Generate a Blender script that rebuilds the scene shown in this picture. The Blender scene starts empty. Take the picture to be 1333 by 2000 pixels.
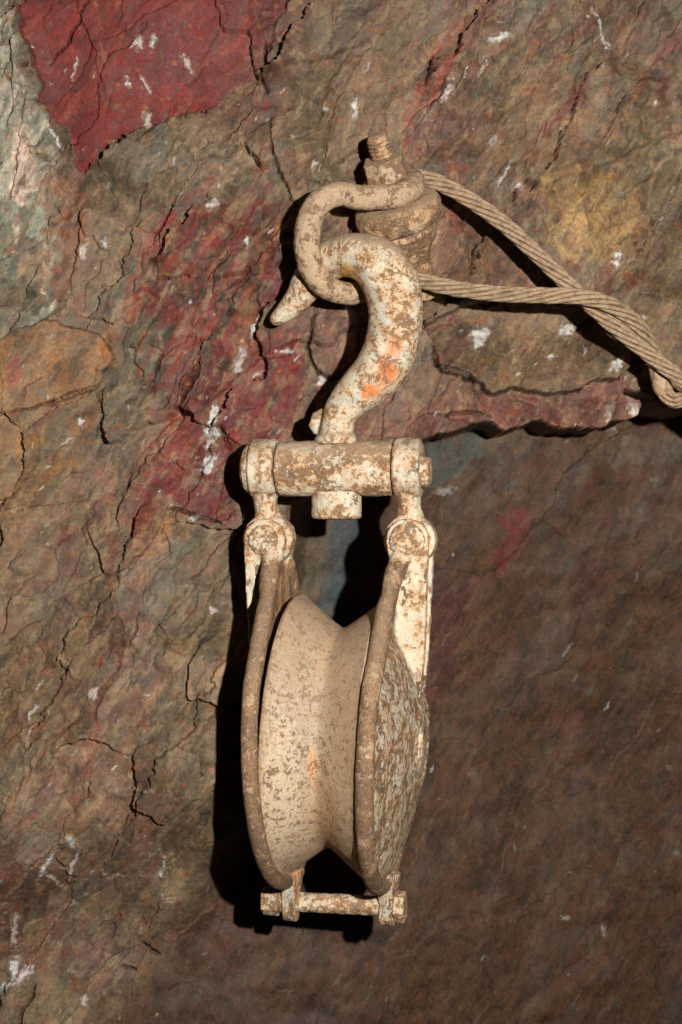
import bpy, bmesh, math, random
import numpy as np
from mathutils import Vector, Matrix

# ------------------------------------------------------------------ camera, light, exposure
S = 0.0004            # metres per layout unit
D = 3000.0            # camera distance in layout units (1.2 m)
scene = bpy.context.scene
COL = scene.collection

cam_data = bpy.data.cameras.new('camera')
cam = bpy.data.objects.new('camera', cam_data); COL.objects.link(cam)
cam.location = (0.0, -D*S, 0.0); cam.rotation_euler = (math.radians(90), 0, 0)
cam_data.sensor_fit = 'VERTICAL'
cam_data.angle = 2*math.atan(1000.0/D)
cam_data.clip_start = 0.02; cam_data.clip_end = 50
cam_data.dof.use_dof = True; cam_data.dof.focus_distance = 1.16; cam_data.dof.aperture_fstop = 7.0
scene.camera = cam

world = bpy.data.worlds.new('World'); scene.world = world; world.use_nodes = True
wb = world.node_tree.nodes['Background']
wb.inputs[0].default_value = (1.0, 0.85, 0.7, 1); wb.inputs[1].default_value = 0.004

fl = bpy.data.lights.new('flash', 'SPOT')
fl.energy = 109.0; fl.color = (1.0, 0.97, 0.92); fl.shadow_soft_size = 0.011
fl.spot_size = math.radians(76); fl.spot_blend = 0.9
flash = bpy.data.objects.new('flash', fl); COL.objects.link(flash)
flash.location = (580*S, -3020*S, 290*S)
tgt = Vector((-0.02, 0.05, 0.02))
flash.rotation_euler = (tgt - flash.location).to_track_quat('-Z', 'Y').to_euler()

vs = scene.view_settings
vs.view_transform = 'Standard'; vs.look = 'None'; vs.gamma = 1.0; vs.use_curve_mapping = False
vs.exposure = 0.0

# ------------------------------------------------------------------ helpers
def PX(px, py, y=0.0):
    """layout point at depth y seen at photo position (px, py)"""
    k = (D + y)/D
    return Vector(((px-666.5)*k, y, (1000-py)*k))

_rng = np.random.RandomState(7)
_perm = _rng.permutation(512).astype(np.int32)
_perm = np.concatenate([_perm, _perm, _perm])
_g2 = np.stack([np.cos(np.arange(512)*2*np.pi*0.618034), np.sin(np.arange(512)*2*np.pi*0.618034)], 1).astype(np.float32)
_g3 = _rng.normal(size=(512, 3)).astype(np.float32); _g3 /= np.linalg.norm(_g3, axis=1, keepdims=True)

def n2(x, y, seed=0):
    x = np.asarray(x, np.float32) + seed*17.31; y = np.asarray(y, np.float32) + seed*9.77
    xi = np.floor(x).astype(np.int32); yi = np.floor(y).astype(np.int32)
    xf = x-xi; yf = y-yi; xi &= 511; yi &= 511
    u = xf*xf*xf*(xf*(xf*6-15)+10); v = yf*yf*yf*(yf*(yf*6-15)+10)
    def g(ix, iy, fx, fy):
        h = _perm[_perm[ix & 511] + (iy & 511)] & 511
        return _g2[h, 0]*fx + _g2[h, 1]*fy
    a = g(xi, yi, xf, yf); b = g(xi+1, yi, xf-1, yf)
    c = g(xi, yi+1, xf, yf-1); d = g(xi+1, yi+1, xf-1, yf-1)
    a = a+(b-a)*u; c = c+(d-c)*u
    return (a+(c-a)*v)*1.4

_TB = {}
def _tile(octv):
    if octv not in _TB:
        n = 1024; g = np.arange(n, dtype=np.float32)/64.0; X, Y = np.meshgrid(g, g); t = 0; a = 1.0
        for i in range(octv):
            per = 16*2**i; x = X*2**i; y = Y*2**i
            xi = np.floor(x).astype(np.int32); yi = np.floor(y).astype(np.int32); xf = x-xi; yf = y-yi
            u = xf*xf*xf*(xf*(xf*6-15)+10); v = yf*yf*yf*(yf*(yf*6-15)+10)
            def gg(ix, iy, fx, fy):
                h = _perm[_perm[(ix % per + i*37) & 511]+((iy % per) & 511)] & 511
                return _g2[h, 0]*fx+_g2[h, 1]*fy
            A = gg(xi, yi, xf, yf); Bq = gg(xi+1, yi, xf-1, yf); Cq = gg(xi, yi+1, xf, yf-1); Dq = gg(xi+1, yi+1, xf-1, yf-1)
            A = A+(Bq-A)*u; Cq = Cq+(Dq-Cq)*u; t = t+a*1.4*(A+(Cq-A)*v); a *= 0.5
        _TB[octv] = t.astype(np.float32).ravel()
    return _TB[octv]

def fbm2(x, y, octv=4, seed=0):
    t = _tile(octv)
    x = (np.asarray(x, np.float32)+np.float32(seed*3.713))*64; y = (np.asarray(y, np.float32)+np.float32(seed*1.377))*64
    xf = np.floor(x); yf = np.floor(y); fx = x-xf; fy = y-yf
    xi = xf.astype(np.int32) & 1023; yi = yf.astype(np.int32) & 1023
    x1 = (xi+1) & 1023; r0 = yi << 10; r1 = ((yi+1) & 1023) << 10
    a = t[r0+xi]; a += (t[r0+x1]-a)*fx; b = t[r1+xi]; b += (t[r1+x1]-b)*fx
    return a+(b-a)*fy

def n3(P, seed=0):
    P = np.asarray(P, np.float32) + np.float32(seed*13.7)
    I = np.floor(P).astype(np.int32); F = P-I; I &= 511
    U = F*F*F*(F*(F*6-15)+10)
    out = 0
    for dx in (0, 1):
        for dy in (0, 1):
            for dz in (0, 1):
                h = _perm[_perm[_perm[(I[:, 0]+dx) & 511]+((I[:, 1]+dy) & 511)]+((I[:, 2]+dz) & 511)] & 511
                g = _g3[h]
                d = g[:, 0]*(F[:, 0]-dx)+g[:, 1]*(F[:, 1]-dy)+g[:, 2]*(F[:, 2]-dz)
                w = (U[:, 0] if dx else 1-U[:, 0])*(U[:, 1] if dy else 1-U[:, 1])*(U[:, 2] if dz else 1-U[:, 2])
                out = out+d*w
    return out*1.5

def voronoi(x, y, seed=0):
    """cell id, F1, F2-F1, offset from cell centre"""
    xi = np.floor(x).astype(np.int32); yi = np.floor(y).astype(np.int32)
    f1 = np.full(x.shape, 9., np.float32); f2 = f1.copy()
    cid = np.zeros(x.shape, np.int32); ox = np.zeros(x.shape, np.float32); oy = ox.copy()
    for dx in (-1, 0, 1):
        for dy in (-1, 0, 1):
            cx = xi+dx; cy = yi+dy
            h = _perm[(_perm[(cx+seed*31) & 511]+((cy+seed*57) & 511))]
            h2 = _perm[h+7]
            px = cx+(h & 511)/512.0*0.9+0.05; py = cy+(h2 & 511)/512.0*0.9+0.05
            ddx = (x-px).astype(np.float32); ddy = (y-py).astype(np.float32)
            d = np.sqrt(ddx*ddx+ddy*ddy)
            m = d < f1
            f2 = np.where(m, f1, np.minimum(f2, d)); f1 = np.where(m, d, f1)
            cid = np.where(m, h & 511, cid); ox = np.where(m, ddx, ox); oy = np.where(m, ddy, oy)
    return cid, f1, f2-f1, ox, oy

def sstep(a, b, x):
    t = np.clip((x-a)/(b-a), 0, 1); return t*t*(3-2*t)

def seg_dist(x, y, pts, closed=False):
    pts = list(pts); n = len(pts); d = np.full(x.shape, 1e9, np.float32); tt = np.zeros(x.shape, np.float32)
    rng = range(n if closed else n-1)
    for i in rng:
        ax, ay = pts[i]; bx, by = pts[(i+1) % n]
        vx, vy = bx-ax, by-ay; L = vx*vx+vy*vy+1e-9
        t = np.clip(((x-ax)*vx+(y-ay)*vy)/L, 0, 1)
        dd = np.hypot(x-(ax+t*vx), y-(ay+t*vy))
        m = dd < d; d = np.where(m, dd, d); tt = np.where(m, (i+t)/max(1, n-1), tt)
    return d, tt

def poly_sd(x, y, pts):
    """signed distance, positive inside"""
    d, _ = seg_dist(x, y, pts, True)
    ins = np.zeros(x.shape, bool); n = len(pts)
    for i in range(n):
        ax, ay = pts[i]; bx, by = pts[(i+1) % n]
        if ay == by: continue
        c = ((ay > y) != (by > y)) & (x < (bx-ax)*(y-ay)/(by-ay)+ax)
        ins ^= c
    return np.where(ins, d, -d)

def lin(c):
    c = np.asarray(c, np.float32)/255.0
    return np.where(c <= 0.04045, c/12.92, ((c+0.055)/1.055)**2.4)

# ------------------------------------------------------------------ material helper
class NT:
    def __init__(self, name):
        self.m = bpy.data.materials.new(name); self.m.use_nodes = True
        self.t = self.m.node_tree; self.t.nodes.clear()
        self.out = self.t.nodes.new('ShaderNodeOutputMaterial')
        self.b = self.t.nodes.new('ShaderNodeBsdfPrincipled')
        self.t.links.new(self.b.outputs[0], self.out.inputs[0])
    def n(self, typ, **kw):
        nd = self.t.nodes.new(typ)
        for k, v in kw.items(): setattr(nd, k, v)
        return nd
    def set(self, sock, v):
        if v is None: return
        if hasattr(v, 'is_output') and v.is_output: self.t.links.new(v, sock)
        else:
            if isinstance(v, (tuple, list)) and len(v) == 3 and sock.type == 'RGBA': v = (*v, 1)
            sock.default_value = v
    def coord(self, scale=(1, 1, 1), off=(0, 0, 0), rot=(0, 0, 0)):
        if not hasattr(self, 'tc'): self.tc = self.n('ShaderNodeTexCoord').outputs['Object']
        mp = self.n('ShaderNodeMapping'); self.t.links.new(self.tc, mp.inputs[0])
        mp.inputs['Scale'].default_value = scale; mp.inputs['Location'].default_value = off; mp.inputs['Rotation'].default_value = rot
        return mp.outputs[0]
    def noise(self, scale, detail=4, rough=0.55, dist=0.0, vec=None, out=0):
        nd = self.n('ShaderNodeTexNoise'); nd.inputs['Scale'].default_value = scale
        nd.inputs['Detail'].default_value = detail; nd.inputs['Roughness'].default_value = rough
        nd.inputs['Distortion'].default_value = dist
        self.set(nd.inputs['Vector'], vec if vec is not None else self.coord()); return nd.outputs[out]
    def vor(self, scale, vec=None, feature='F1', out='Distance'):
        nd = self.n('ShaderNodeTexVoronoi'); nd.feature = feature; nd.inputs['Scale'].default_value = scale
        self.set(nd.inputs['Vector'], vec if vec is not None else self.coord()); return nd.outputs[out]
    def ramp(self, v, a, b, lo=0.0, hi=1.0, smooth=True):
        nd = self.n('ShaderNodeMapRange'); nd.interpolation_type = 'SMOOTHSTEP' if smooth else 'LINEAR'
        self.set(nd.inputs[0], v); nd.inputs[1].default_value = a; nd.inputs[2].default_value = b
        nd.inputs[3].default_value = lo; nd.inputs[4].default_value = hi; return nd.outputs[0]
    def math(self, op, a, b=None, c=None):
        nd = self.n('ShaderNodeMath', operation=op); self.set(nd.inputs[0], a)
        if b is not None: self.set(nd.inputs[1], b)
        if c is not None: self.set(nd.inputs[2], c)
        return nd.outputs[0]
    def mix(self, f, a, b, blend='MIX'):
        nd = self.n('ShaderNodeMix'); nd.data_type = 'RGBA'; nd.blend_type = blend; nd.clamp_factor = True
        self.set(nd.inputs[0], f); self.set(nd.inputs[6], a); self.set(nd.inputs[7], b); return nd.outputs[2]
    def bump(self, h, strength, dist, prev=None):
        nd = self.n('ShaderNodeBump'); nd.inputs['Strength'].default_value = strength; nd.inputs['Distance'].default_value = dist
        self.set(nd.inputs['Height'], h)
        if prev is not None: self.set(nd.inputs['Normal'], prev)
        return nd.outputs[0]
    def sphere(self, c, r, edge=0.3, sq=(1, 1, 1)):
        """soft round spot at object-space point c"""
        v = self.coord((sq[0]/r, sq[1]/r, sq[2]/r), (-c[0]*sq[0]/r, -c[1]*sq[1]/r, -c[2]*sq[2]/r))
        l = self.n('ShaderNodeVectorMath', operation='LENGTH'); self.t.links.new(v, l.inputs[0])
        return l.outputs['Value']

CREAM = tuple(lin((212, 199, 174))); PALE = tuple(lin((168, 180, 174))); DUST = tuple(lin((176, 148, 118)))
RUST = tuple(lin((84, 60, 42))); RUST2 = tuple(lin((122, 94, 68))); OCHRE = tuple(lin((188, 128, 64))); DARK = tuple(lin((74, 60, 50)))

def metal(name, paint=CREAM, rust=0.5, rustscale=70, dust=0.4, stretch=(1, 1, 1), ochre=0.7, dark=0.0,
          grey=0.3, bumps=1.0, spots=(), fine=1.0, seed=0.0, film=0.5, pits=0.5, dust_col=None, flo=0.40, stain=0.28, edge=0.7):
    """old paint, rust breaking through it, stains round the rust, a film of dust"""
    N = NT(name); DUST = dust_col or tuple(lin((172, 146, 118)))
    o = (seed*3.1, seed*1.7, seed*2.3)
    v = N.coord(stretch, o); v1 = N.coord((1, 1, 1), (o[0]+1, o[1], o[2]))
    big = N.noise(rustscale, 12, 0.74, 0.25, v)
    mid = N.noise(rustscale*3.2, 8, 0.72, 0.3, v)
    micro = N.noise(rustscale*13, 5, 0.7, 0.0, v1)
    film_n = N.noise(rustscale*0.8, 9, 0.7, 0.2, N.coord(stretch, (o[0]+5, o[1], o[2])))
    pale_n = N.noise(rustscale*0.9, 10, 0.72, 0.3, N.coord(stretch, (o[0]+2, o[1]+4, o[2])))
    base = N.mix(N.ramp(pale_n, 0.50, 0.60, 0, grey), paint, PALE)
    base = N.mix(N.ramp(film_n, flo, flo+0.22, 0, film), base, DUST)
    base = N.mix(N.ramp(mid, 0.52, 0.62, 0, 0.45*film), base, RUST2)
    for (c, r, colr, amt, sq) in spots:
        d = N.sphere((c[0]*S, c[1]*S, c[2]*S), r*S, sq=sq)
        d = N.math('MULTIPLY_ADD', N.math('SUBTRACT', mid, 0.5), 5.0, d)
        d = N.math('MULTIPLY_ADD', N.math('SUBTRACT', micro, 0.5), 1.6, d)
        base = N.mix(N.ramp(d, 0.75, 1.0, amt, 0.0), base, colr)
    f = N.math('MULTIPLY_ADD', mid, 0.47, N.math('MULTIPLY', big, 0.53))
    th = 0.5+(0.5-rust)*0.22
    rmask = N.ramp(f, th-0.004, th+0.03)
    halo = N.math('MULTIPLY', N.ramp(f, th-0.05, th+0.0), N.ramp(film_n, 0.40, 0.52))
    base = N.mix(N.math('MULTIPLY', halo, ochre), base, OCHRE)
    rc = N.mix(N.ramp(mid, 0.40, 0.60), RUST, RUST2)
    rc = N.mix(N.ramp(N.noise(rustscale*1.6, 6, 0.7, 0.2, N.coord(stretch, (o[0]+12, o[1]+3, o[2]))), 0.50, 0.62, 0, stain), rc, tuple(lin((172, 110, 50))))
    if dark > 0: rc = N.mix(N.ramp(pale_n, 0.45, 0.6, 0, dark), rc, DARK)
    rc = N.mix(N.ramp(micro, 0.48, 0.68, 0, 0.5), rc, DUST)
    colr = N.mix(N.math('MULTIPLY', rmask, 0.92), base, rc)
    pit = N.ramp(N.noise(rustscale*6, 6, 0.7, 0.2, v), 0.57, 0.64)
    colr = N.mix(N.math('MULTIPLY', pit, pits), colr, RUST)
    chip = N.ramp(N.noise(rustscale*5, 6, 0.7, 0.2, N.coord(stretch, (o[0]+9, o[1], o[2]))), 0.58, 0.64)
    colr = N.mix(N.math('MULTIPLY', chip, pits*0.9), colr, paint)
    # paint is lost first along the edges, inner corners are coloured darker
    g = N.n('ShaderNodeNewGeometry')
    pt = N.math('MULTIPLY_ADD', N.math('SUBTRACT', mid, 0.5), 0.10, g.outputs['Pointiness'])
    colr = N.mix(N.ramp(pt, 0.525, 0.56, 0, edge*0.8), colr, OCHRE)
    colr = N.mix(N.ramp(pt, 0.55, 0.60, 0, edge*0.8), colr, RUST2)
    colr = N.mix(N.ramp(pt, 0.475, 0.43, 0, edge), colr, RUST)
    # dust settled on what faces up
    sep = N.n('ShaderNodeSeparateXYZ'); N.t.links.new(g.outputs['True Normal'], sep.inputs[0])
    up = N.math('MULTIPLY_ADD', N.math('SUBTRACT', mid, 0.5), 1.6, sep.outputs['Z'])
    colr = N.mix(N.ramp(up, 0.1, 0.8, 0, dust), colr, DUST)
    speck = N.noise(rustscale*26, 3, 0.6, 0, v1)
    colr = N.mix(1.0, colr, N.mix(N.ramp(speck, 0.3, 0.7), (0.74, 0.72, 0.70), (1.22, 1.22, 1.22)), 'MULTIPLY')
    N.set(N.b.inputs['Base Color'], colr)
    N.set(N.b.inputs['Roughness'], N.ramp(micro, 0.3, 0.7, 0.55, 0.85)); N.b.inputs['Specular IOR Level'].default_value = 0.3
    h = N.math('MULTIPLY_ADD', rmask, -0.5, N.math('MULTIPLY', micro, 0.7))
    h = N.math('MULTIPLY_ADD', mid, 0.8, h); h = N.math('MULTIPLY_ADD', speck, 0.25, h)
    N.set(N.b.inputs['Normal'], N.bump(h, 0.55*bumps, 0.0011))
    return N.m

# ------------------------------------------------------------------ mesh helpers (layout units -> metres)
def tag(o, label=None, cat=None, kind=None, group=None):
    if label: o['label'] = label
    if cat: o['category'] = cat
    if kind: o['kind'] = kind
    if group: o['group'] = group
    return o

def empty(name, loc):
    o = bpy.data.objects.new(name, None); COL.objects.link(o); o.location = Vector(loc)*S
    o.empty_display_size = 0.02; return o

def link_mesh(name, me, mat, parent=None, sharp=None):
    o = bpy.data.objects.new(name, me); COL.objects.link(o)
    me.materials.clear(); me.materials.append(mat)
    me.polygons.foreach_set('use_smooth', np.ones(len(me.polygons), bool))
    if sharp: me.set_sharp_from_angle(angle=math.radians(sharp))
    if parent:
        o.parent = parent
        # mesh data were written in world layout space; bring them to the parent's frame
        w = Vector((0, 0, 0)); p = parent
        while p is not None: w += p.location; p = p.parent
        me.transform(Matrix.Translation(-w))
    me.update(); return o

class MB:
    """collects closed shapes in layout space"""
    def __init__(self): self.v = []; self.f = []
    def add(self, v, f):
        k = len(self.v); self.v += [tuple(p) for p in v]; self.f += [tuple(i+k for i in q) for q in f]
    def lathe(self, prof, org, ax, segs=64, ref=None):
        """prof: closed list of (distance along ax, radius); ends on the axis"""
        ax = Vector(ax).normalized(); ref = Vector(ref) if ref else (Vector((0, 0, 1)) if abs(ax.z) < 0.9 else Vector((1, 0, 0)))
        u = (ref-ax*ref.dot(ax)).normalized(); w = ax.cross(u); org = Vector(org)
        v = []; f = []; idx = []
        for a, r in prof:
            if r < 1e-6: idx.append([len(v)]); v.append(org+ax*a)
            else:
                row = []
                for k in range(segs):
                    t = 2*math.pi*k/segs; row.append(len(v)); v.append(org+ax*a+(u*math.cos(t)+w*math.sin(t))*r)
                idx.append(row)
        for A, B in zip(idx, idx[1:]):
            for k in range(segs):
                k2 = (k+1) % segs
                if len(A) == 1 and len(B) > 1: f.append((A[0], B[k], B[k2]))
                elif len(B) == 1 and len(A) > 1: f.append((A[k], B[0], A[k2]))
                elif len(A) > 1: f.append((A[k], B[k], B[k2], A[k2]))
        self.add(v, f)
    def tube(self, pts, rad, segs=20, squash=None, cap=True, ref=(0, -1, 0)):
        pts = [Vector(p) for p in pts]; n = len(pts)
        rad = rad if hasattr(rad, '__len__') else [rad]*n
        v = []; f = []; up = None
        for i in range(n):
            t = (pts[min(i+1, n-1)]-pts[max(i-1, 0)]).normalized()
            if up is None:
                up = Vector(ref); up = (up-t*up.dot(t)).normalized()
            else: up = (up-t*up.dot(t)).normalized()
            sd = t.cross(up)
            q = squash[i] if squash else 1.0
            for k in range(segs):
                a = 2*math.pi*k/segs; v.append(pts[i]+(up*math.cos(a)*q+sd*math.sin(a))*rad[i])
        for i in range(n-1):
            for k in range(segs):
                k2 = (k+1) % segs; f.append((i*segs+k, i*segs+k2, (i+1)*segs+k2, (i+1)*segs+k))
        if cap:
            v.append(pts[0]); v.append(pts[-1]); c0 = len(v)-2; c1 = len(v)-1
            for k in range(segs):
                k2 = (k+1) % segs; f.append((c0, k2, k)); f.append((c1, (n-1)*segs+k, (n-1)*segs+k2))
        self.add(v, f)
    def prism(self, outline, fr, y0, y1):
        """outline (a, c) in plane of fr(a, b, c), extruded over b from y0 to y1"""
        n = len(outline); v = [fr(a, y0, c) for a, c in outline]+[fr(a, y1, c) for a, c in outline]
        f = [tuple(range(n)), tuple(range(2*n-1, n-1, -1))]
        for i in range(n): j = (i+1) % n; f.append((j, i, n+i, n+j))
        self.add(v, f)
    def mesh(self, name):
        me = bpy.data.meshes.new(name); me.from_pydata([(x*S, y*S, z*S) for x, y, z in self.v], [], self.f)
        bm = bmesh.new(); bm.from_mesh(me); bmesh.ops.recalc_face_normals(bm, faces=bm.faces); bm.to_mesh(me); bm.free()
        me.update(); return me
    def build(self, name, mat, parent=None, bevel=0, sharp=35, rough=0.0, rscale=25.0):
        me = self.mesh(name)
        if bevel: me = bake(me, [('BEVEL', dict(width=bevel*S, segments=3, limit_method='ANGLE', angle_limit=math.radians(32)))])
        if rough: roughen(me, rough, rscale)
        return link_mesh(name, me, mat, parent, sharp)
    def fused(self, name, mat, parent=None, voxel=2.5, smooth=3, rough=0.8, rscale=22.0):
        me = bake(self.mesh(name), [('REMESH', dict(mode='VOXEL', voxel_size=voxel*S)),
                                    ('SMOOTH', dict(factor=0.5, iterations=smooth))])
        if rough: roughen(me, rough, rscale)
        return link_mesh(name, me, mat, parent, None)

def bake(me, mods):
    o = bpy.data.objects.new('tmp', me); COL.objects.link(o)
    for t, kw in mods:
        m = o.modifiers.new(t, t)
        for k, v in kw.items(): setattr(m, k, v)
    dg = bpy.context.evaluated_depsgraph_get(); dg.update()
    r = bpy.data.meshes.new_from_object(o.evaluated_get(dg)); r.name = me.name
    bpy.data.objects.remove(o); bpy.data.meshes.remove(me); return r

def roughen(me, amp, scale):
    n = len(me.vertices); co = np.empty(n*3, np.float32); no = np.empty(n*3, np.float32)
    me.vertices.foreach_get('co', co); me.vertex_normals.foreach_get('vector', no)
    co = co.reshape(-1, 3); no = no.reshape(-1, 3); p = co/S
    d = n3(p/scale, 1)+0.55*n3(p/(scale*0.42), 2)+0.35*n3(p/(scale*0.17), 3)
    co = co+no*(d*amp*S)[:, None]; me.vertices.foreach_set('co', co.ravel().astype(np.float32)); me.update()

def spline(pts, n):
    """Catmull-Rom through rows of any width"""
    p = np.array(pts, float); p = np.vstack([2*p[0]-p[1], p, 2*p[-1]-p[-2]])
    k = len(pts)-1; out = []
    for i in range(n):
        t = i/(n-1)*k; j = min(int(t), k-1); t -= j
        a, b, c, d = p[j], p[j+1], p[j+2], p[j+3]
        out.append(0.5*((2*b)+(-a+c)*t+(2*a-5*b+4*c-d)*t*t+(-a+3*b-3*c+d)*t**3))
    return np.array(out)

#WALL-BEGIN
# ------------------------------------------------------------------ the rock face
def wall():
    def axis(lo, c0, c1, hi, step, far):
        core = np.arange(c0, c1, step)
        g = np.geomspace(step, far, 40)
        a = c0-np.cumsum(g); a = a[a > lo][::-1]; b = core[-1]+np.cumsum(g); b = b[b < hi]
        return np.concatenate([a, core, b]).astype(np.float32)
    xs = axis(-1250, -760, 890, 1350, 2.25, 30); zs = axis(-1750, -1290, 1075, 1500, 2.25, 30)
    X, Z = np.meshgrid(xs, zs); shp = X.shape; X = X.ravel(); Z = Z.ravel()
    # depth of the face at places of the photograph
    CP = np.array([
        (0, 0, 95), (300, 0, 80), (650, 0, 70), (1000, 0, 120), (1333, 0, 200),
        (0, 300, 110), (250, 300, 100), (450, 280, 85), (640, 270, 95), (720, 240, 100), (900, 250, 150), (1150, 250, 200), (1333, 250, 240),
        (60, 600, 140), (300, 550, 150), (480, 500, 175), (560, 470, 180), (640, 430, 175), (700, 420, 160), (800, 515, 172), (830, 480, 190), (860, 420, 270), (960, 430, 320), (1150, 430, 330), (1333, 430, 350),
        (500, 640, 215), (640, 640, 220), (900, 620, 325), (1000, 700, 335), (1150, 700, 335), (1320, 650, 370), (840, 720, 270), (860, 800, 260),
        (0, 900, 130), (200, 850, 170), (330, 850, 195), (450, 880, 180), (600, 800, 225), (700, 850, 240),
        (0, 1250, 90), (200, 1200, 130), (330, 1150, 165), (440, 1150, 185), (560, 1100, 250), (300, 1300, 80), (405, 1300, 30),
        (0, 1600, 20), (200, 1550, 40), (330, 1480, -20), (415, 1450, -60), (420, 1540, -30), (415, 1620, 90), (380, 1700, 250),
        (0, 1950, 170), (150, 1900, 230), (260, 1850, 285), (200, 1990, 270)], np.float32)
    CL = np.array([(560, 1000, 300), (690, 1000, 380), (690, 1150, 400), (650, 1500, 370), (520, 1700, 330), (460, 1800, 325), (600, 1830, 335), (720, 1830, 345),
        (300, 1980, 245), (340, 1850, 250), (380, 1800, 265), (500, 2000, 320), (900, 870, 520), (1000, 880, 590), (1333, 880, 640), (900, 1000, 520), (1050, 1050, 620), (1333, 1050, 650), (1000, 1250, 680), (1333, 1250, 800), (880, 1500, 560), (1100, 1500, 740), (1333, 1500, 860),
        (880, 1800, 480), (1100, 1800, 640), (1333, 1800, 800), (1100, 2000, 600), (1333, 2100, 760), (850, 1150, 440)], np.float32)
    def idw(C, u, v, eps=50.0):
        num = 0; den = 0
        for a, b, d in C:
            w = (u-a)**2+(v-b)**2+eps*eps; w = 1.0/(w*np.sqrt(w)); num = num+w*d; den = den+w
        return num/den
    gu = np.arange(-900, 2300, 8, dtype=np.float32); gv = np.arange(-900, 3100, 8, dtype=np.float32)
    GU, GV = np.meshgrid(gu, gv); TU = idw(CP, GU, GV, 70.0).ravel(); TL = idw(CL, GU, GV, 170.0).ravel(); ngu = len(gu); ngv = len(gv)
    def look(T, u, v):
        x = np.clip((u+900)/8, 0, ngu-2.01); y = np.clip((v+900)/8, 0, ngv-2.01); xi = x.astype(np.int32); yi = y.astype(np.int32); fx = x-xi; fy = y-yi
        k = yi*ngu+xi; a = T[k]; a = a+(T[k+1]-a)*fx; b = T[k+ngu]; b = b+(T[k+ngu+1]-b)*fx; return a+(b-a)*fy
    dep = np.full(X.shape, 230., np.float32)
    LOW = [(640, 965), (720, 905), (815, 868), (850, 856), (905, 838), (960, 822), (985, 838), (1060, 828), (1090, 842), (1150, 836), (1200, 822), (1216, 790), (1225, 758), (1290, 800), (1340, 800), (1700, 760), (1800, 2700), (-200, 2700), (100, 2150),
           (200, 2010), (290, 1890), (345, 1850), (392, 1760), (440, 1690), (478, 1600), (492, 1480), (510, 1350), (545, 1200), (575, 1060), (590, 1000)]
    for it in range(3):
        k = D/(D+dep); u = 666.5+X*k; v = 1000-Z*k
        w1 = fbm2(u/70, v/70, 4, 1); w2 = fbm2(u/70, v/70, 4, 5)
        uu = u+9*w1; vv = v+9*w2
        if it == 0:
            sd = poly_sd(uu, vv, LOW)
        up = look(TU, u, v); lo = look(TL, u, v)
        # sharp under the ledge on the right, a rounded edge elsewhere
        wl = (np.where(u > 790, 3.0, 3.0+np.clip((790-u)/4, 0, 30))*(1+0.5*sstep(1620, 1720, v))).astype(np.float32)
        low = sstep(-wl, wl, sd)
        dep = up+(lo-up)*low
    sd = poly_sd(uu, vv, LOW)
    low = sstep(-wl, wl, sd); dep = up+(lo-up)*low
    edge = sd                     # distance into the lower rock
    # -------- facets: chipped, slanted rock
    ang = math.radians(58); ca, sa = math.cos(ang), math.sin(ang)
    def rot(u, v): return (u*ca-v*sa), (u*sa+v*ca)          # first: along the slant "/", second: across it
    wa, wb_ = fbm2(u/140, v/140, 4, 11), fbm2(u/140, v/140, 4, 13)
    wc, wd_ = fbm2(u/34, v/34, 4, 21), fbm2(u/34, v/34, 4, 23)
    p, q = rot(uu+16*wa, vv+16*wb_)
    fa = lambda cid, k: ((_perm[cid+k*13] & 511)/511.0*2-1).astype(np.float32)
    cA, f1A, eA, oxA, oyA = voronoi(p/240, q/130, 3)
    dA = (fa(cA, 1)*oxA*52+fa(cA, 2)*oyA*46+fa(cA, 3)*5)
    p2, q2 = p+3.5*wc, q+2.5*wd_
    cB, f1B, eB, oxB, oyB = voronoi(p2/95, q2/40, 4)
    dB = (fa(cB, 1)*oxB*14+fa(cB, 2)*oyB*11+fa(cB, 3)*2.5)
    p3, q3 = p+4*wc+2*fbm2(u/12, v/12, 3, 31), q+2.5*wd_+2*fbm2(u/12, v/12, 3, 33)
    cC, f1C, eC, oxC, oyC = voronoi(p3/36, q3/13, 5)
    dC = (fa(cC, 1)*oxC*3.0+fa(cC, 2)*oyC*3.6+fa(cC, 3)*1.2)
    patchy = sstep(-0.05, 0.3, fbm2(u/120, v/120, 3, 36))   # where the rock is flaky rather than smooth
    fb = fbm2(u/190, v/190, 2, 41); fs = fbm2(p/70, q/24, 4, 45); ff = fbm2(u/12, v/12, 3, 48); fg = fbm2(u/9, v/9, 3, 60)
    rid = 1-np.abs(fbm2(p/130, q/45, 4, 52))*2
    def region(pts, soft, warp=1.0):
        u0 = min(a for a, b in pts)-60; u1 = max(a for a, b in pts)+60; v0 = min(b for a, b in pts)-60; v1 = max(b for a, b in pts)+60
        m = np.nonzero((u > u0) & (u < u1) & (v > v0) & (v < v1))[0]
        out = np.zeros_like(u)
        if not len(m): return out
        wu = u[m]+warp*(8*w1[m]+5*wc[m]+2.5*ff[m]); wv = v[m]+warp*(8*w2[m]+5*wd_[m]+2.5*fg[m])
        out[m] = sstep(-soft, soft, poly_sd(wu, wv, pts)); return out
    def stroke(pts, width, soft=1.5, warp=1.0):
        u0 = min(a for a, b in pts)-50; u1 = max(a for a, b in pts)+50; v0 = min(b for a, b in pts)-50; v1 = max(b for a, b in pts)+50
        m = np.nonzero((u > u0) & (u < u1) & (v > v0) & (v < v1))[0]; out = np.zeros_like(u)
        if not len(m): return out
        wu = u[m]+warp*(6*w1[m]+4*wc[m]+2*ff[m]); wv = v[m]+warp*(6*w2[m]+4*wd_[m]+2*fg[m])
        d, t = seg_dist(wu, wv, pts); wd = width*np.sqrt(np.clip(4*t*(1-t), 0.02, 1))
        out[m] = 1-sstep(wd-soft, wd+soft, d); return out
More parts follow.
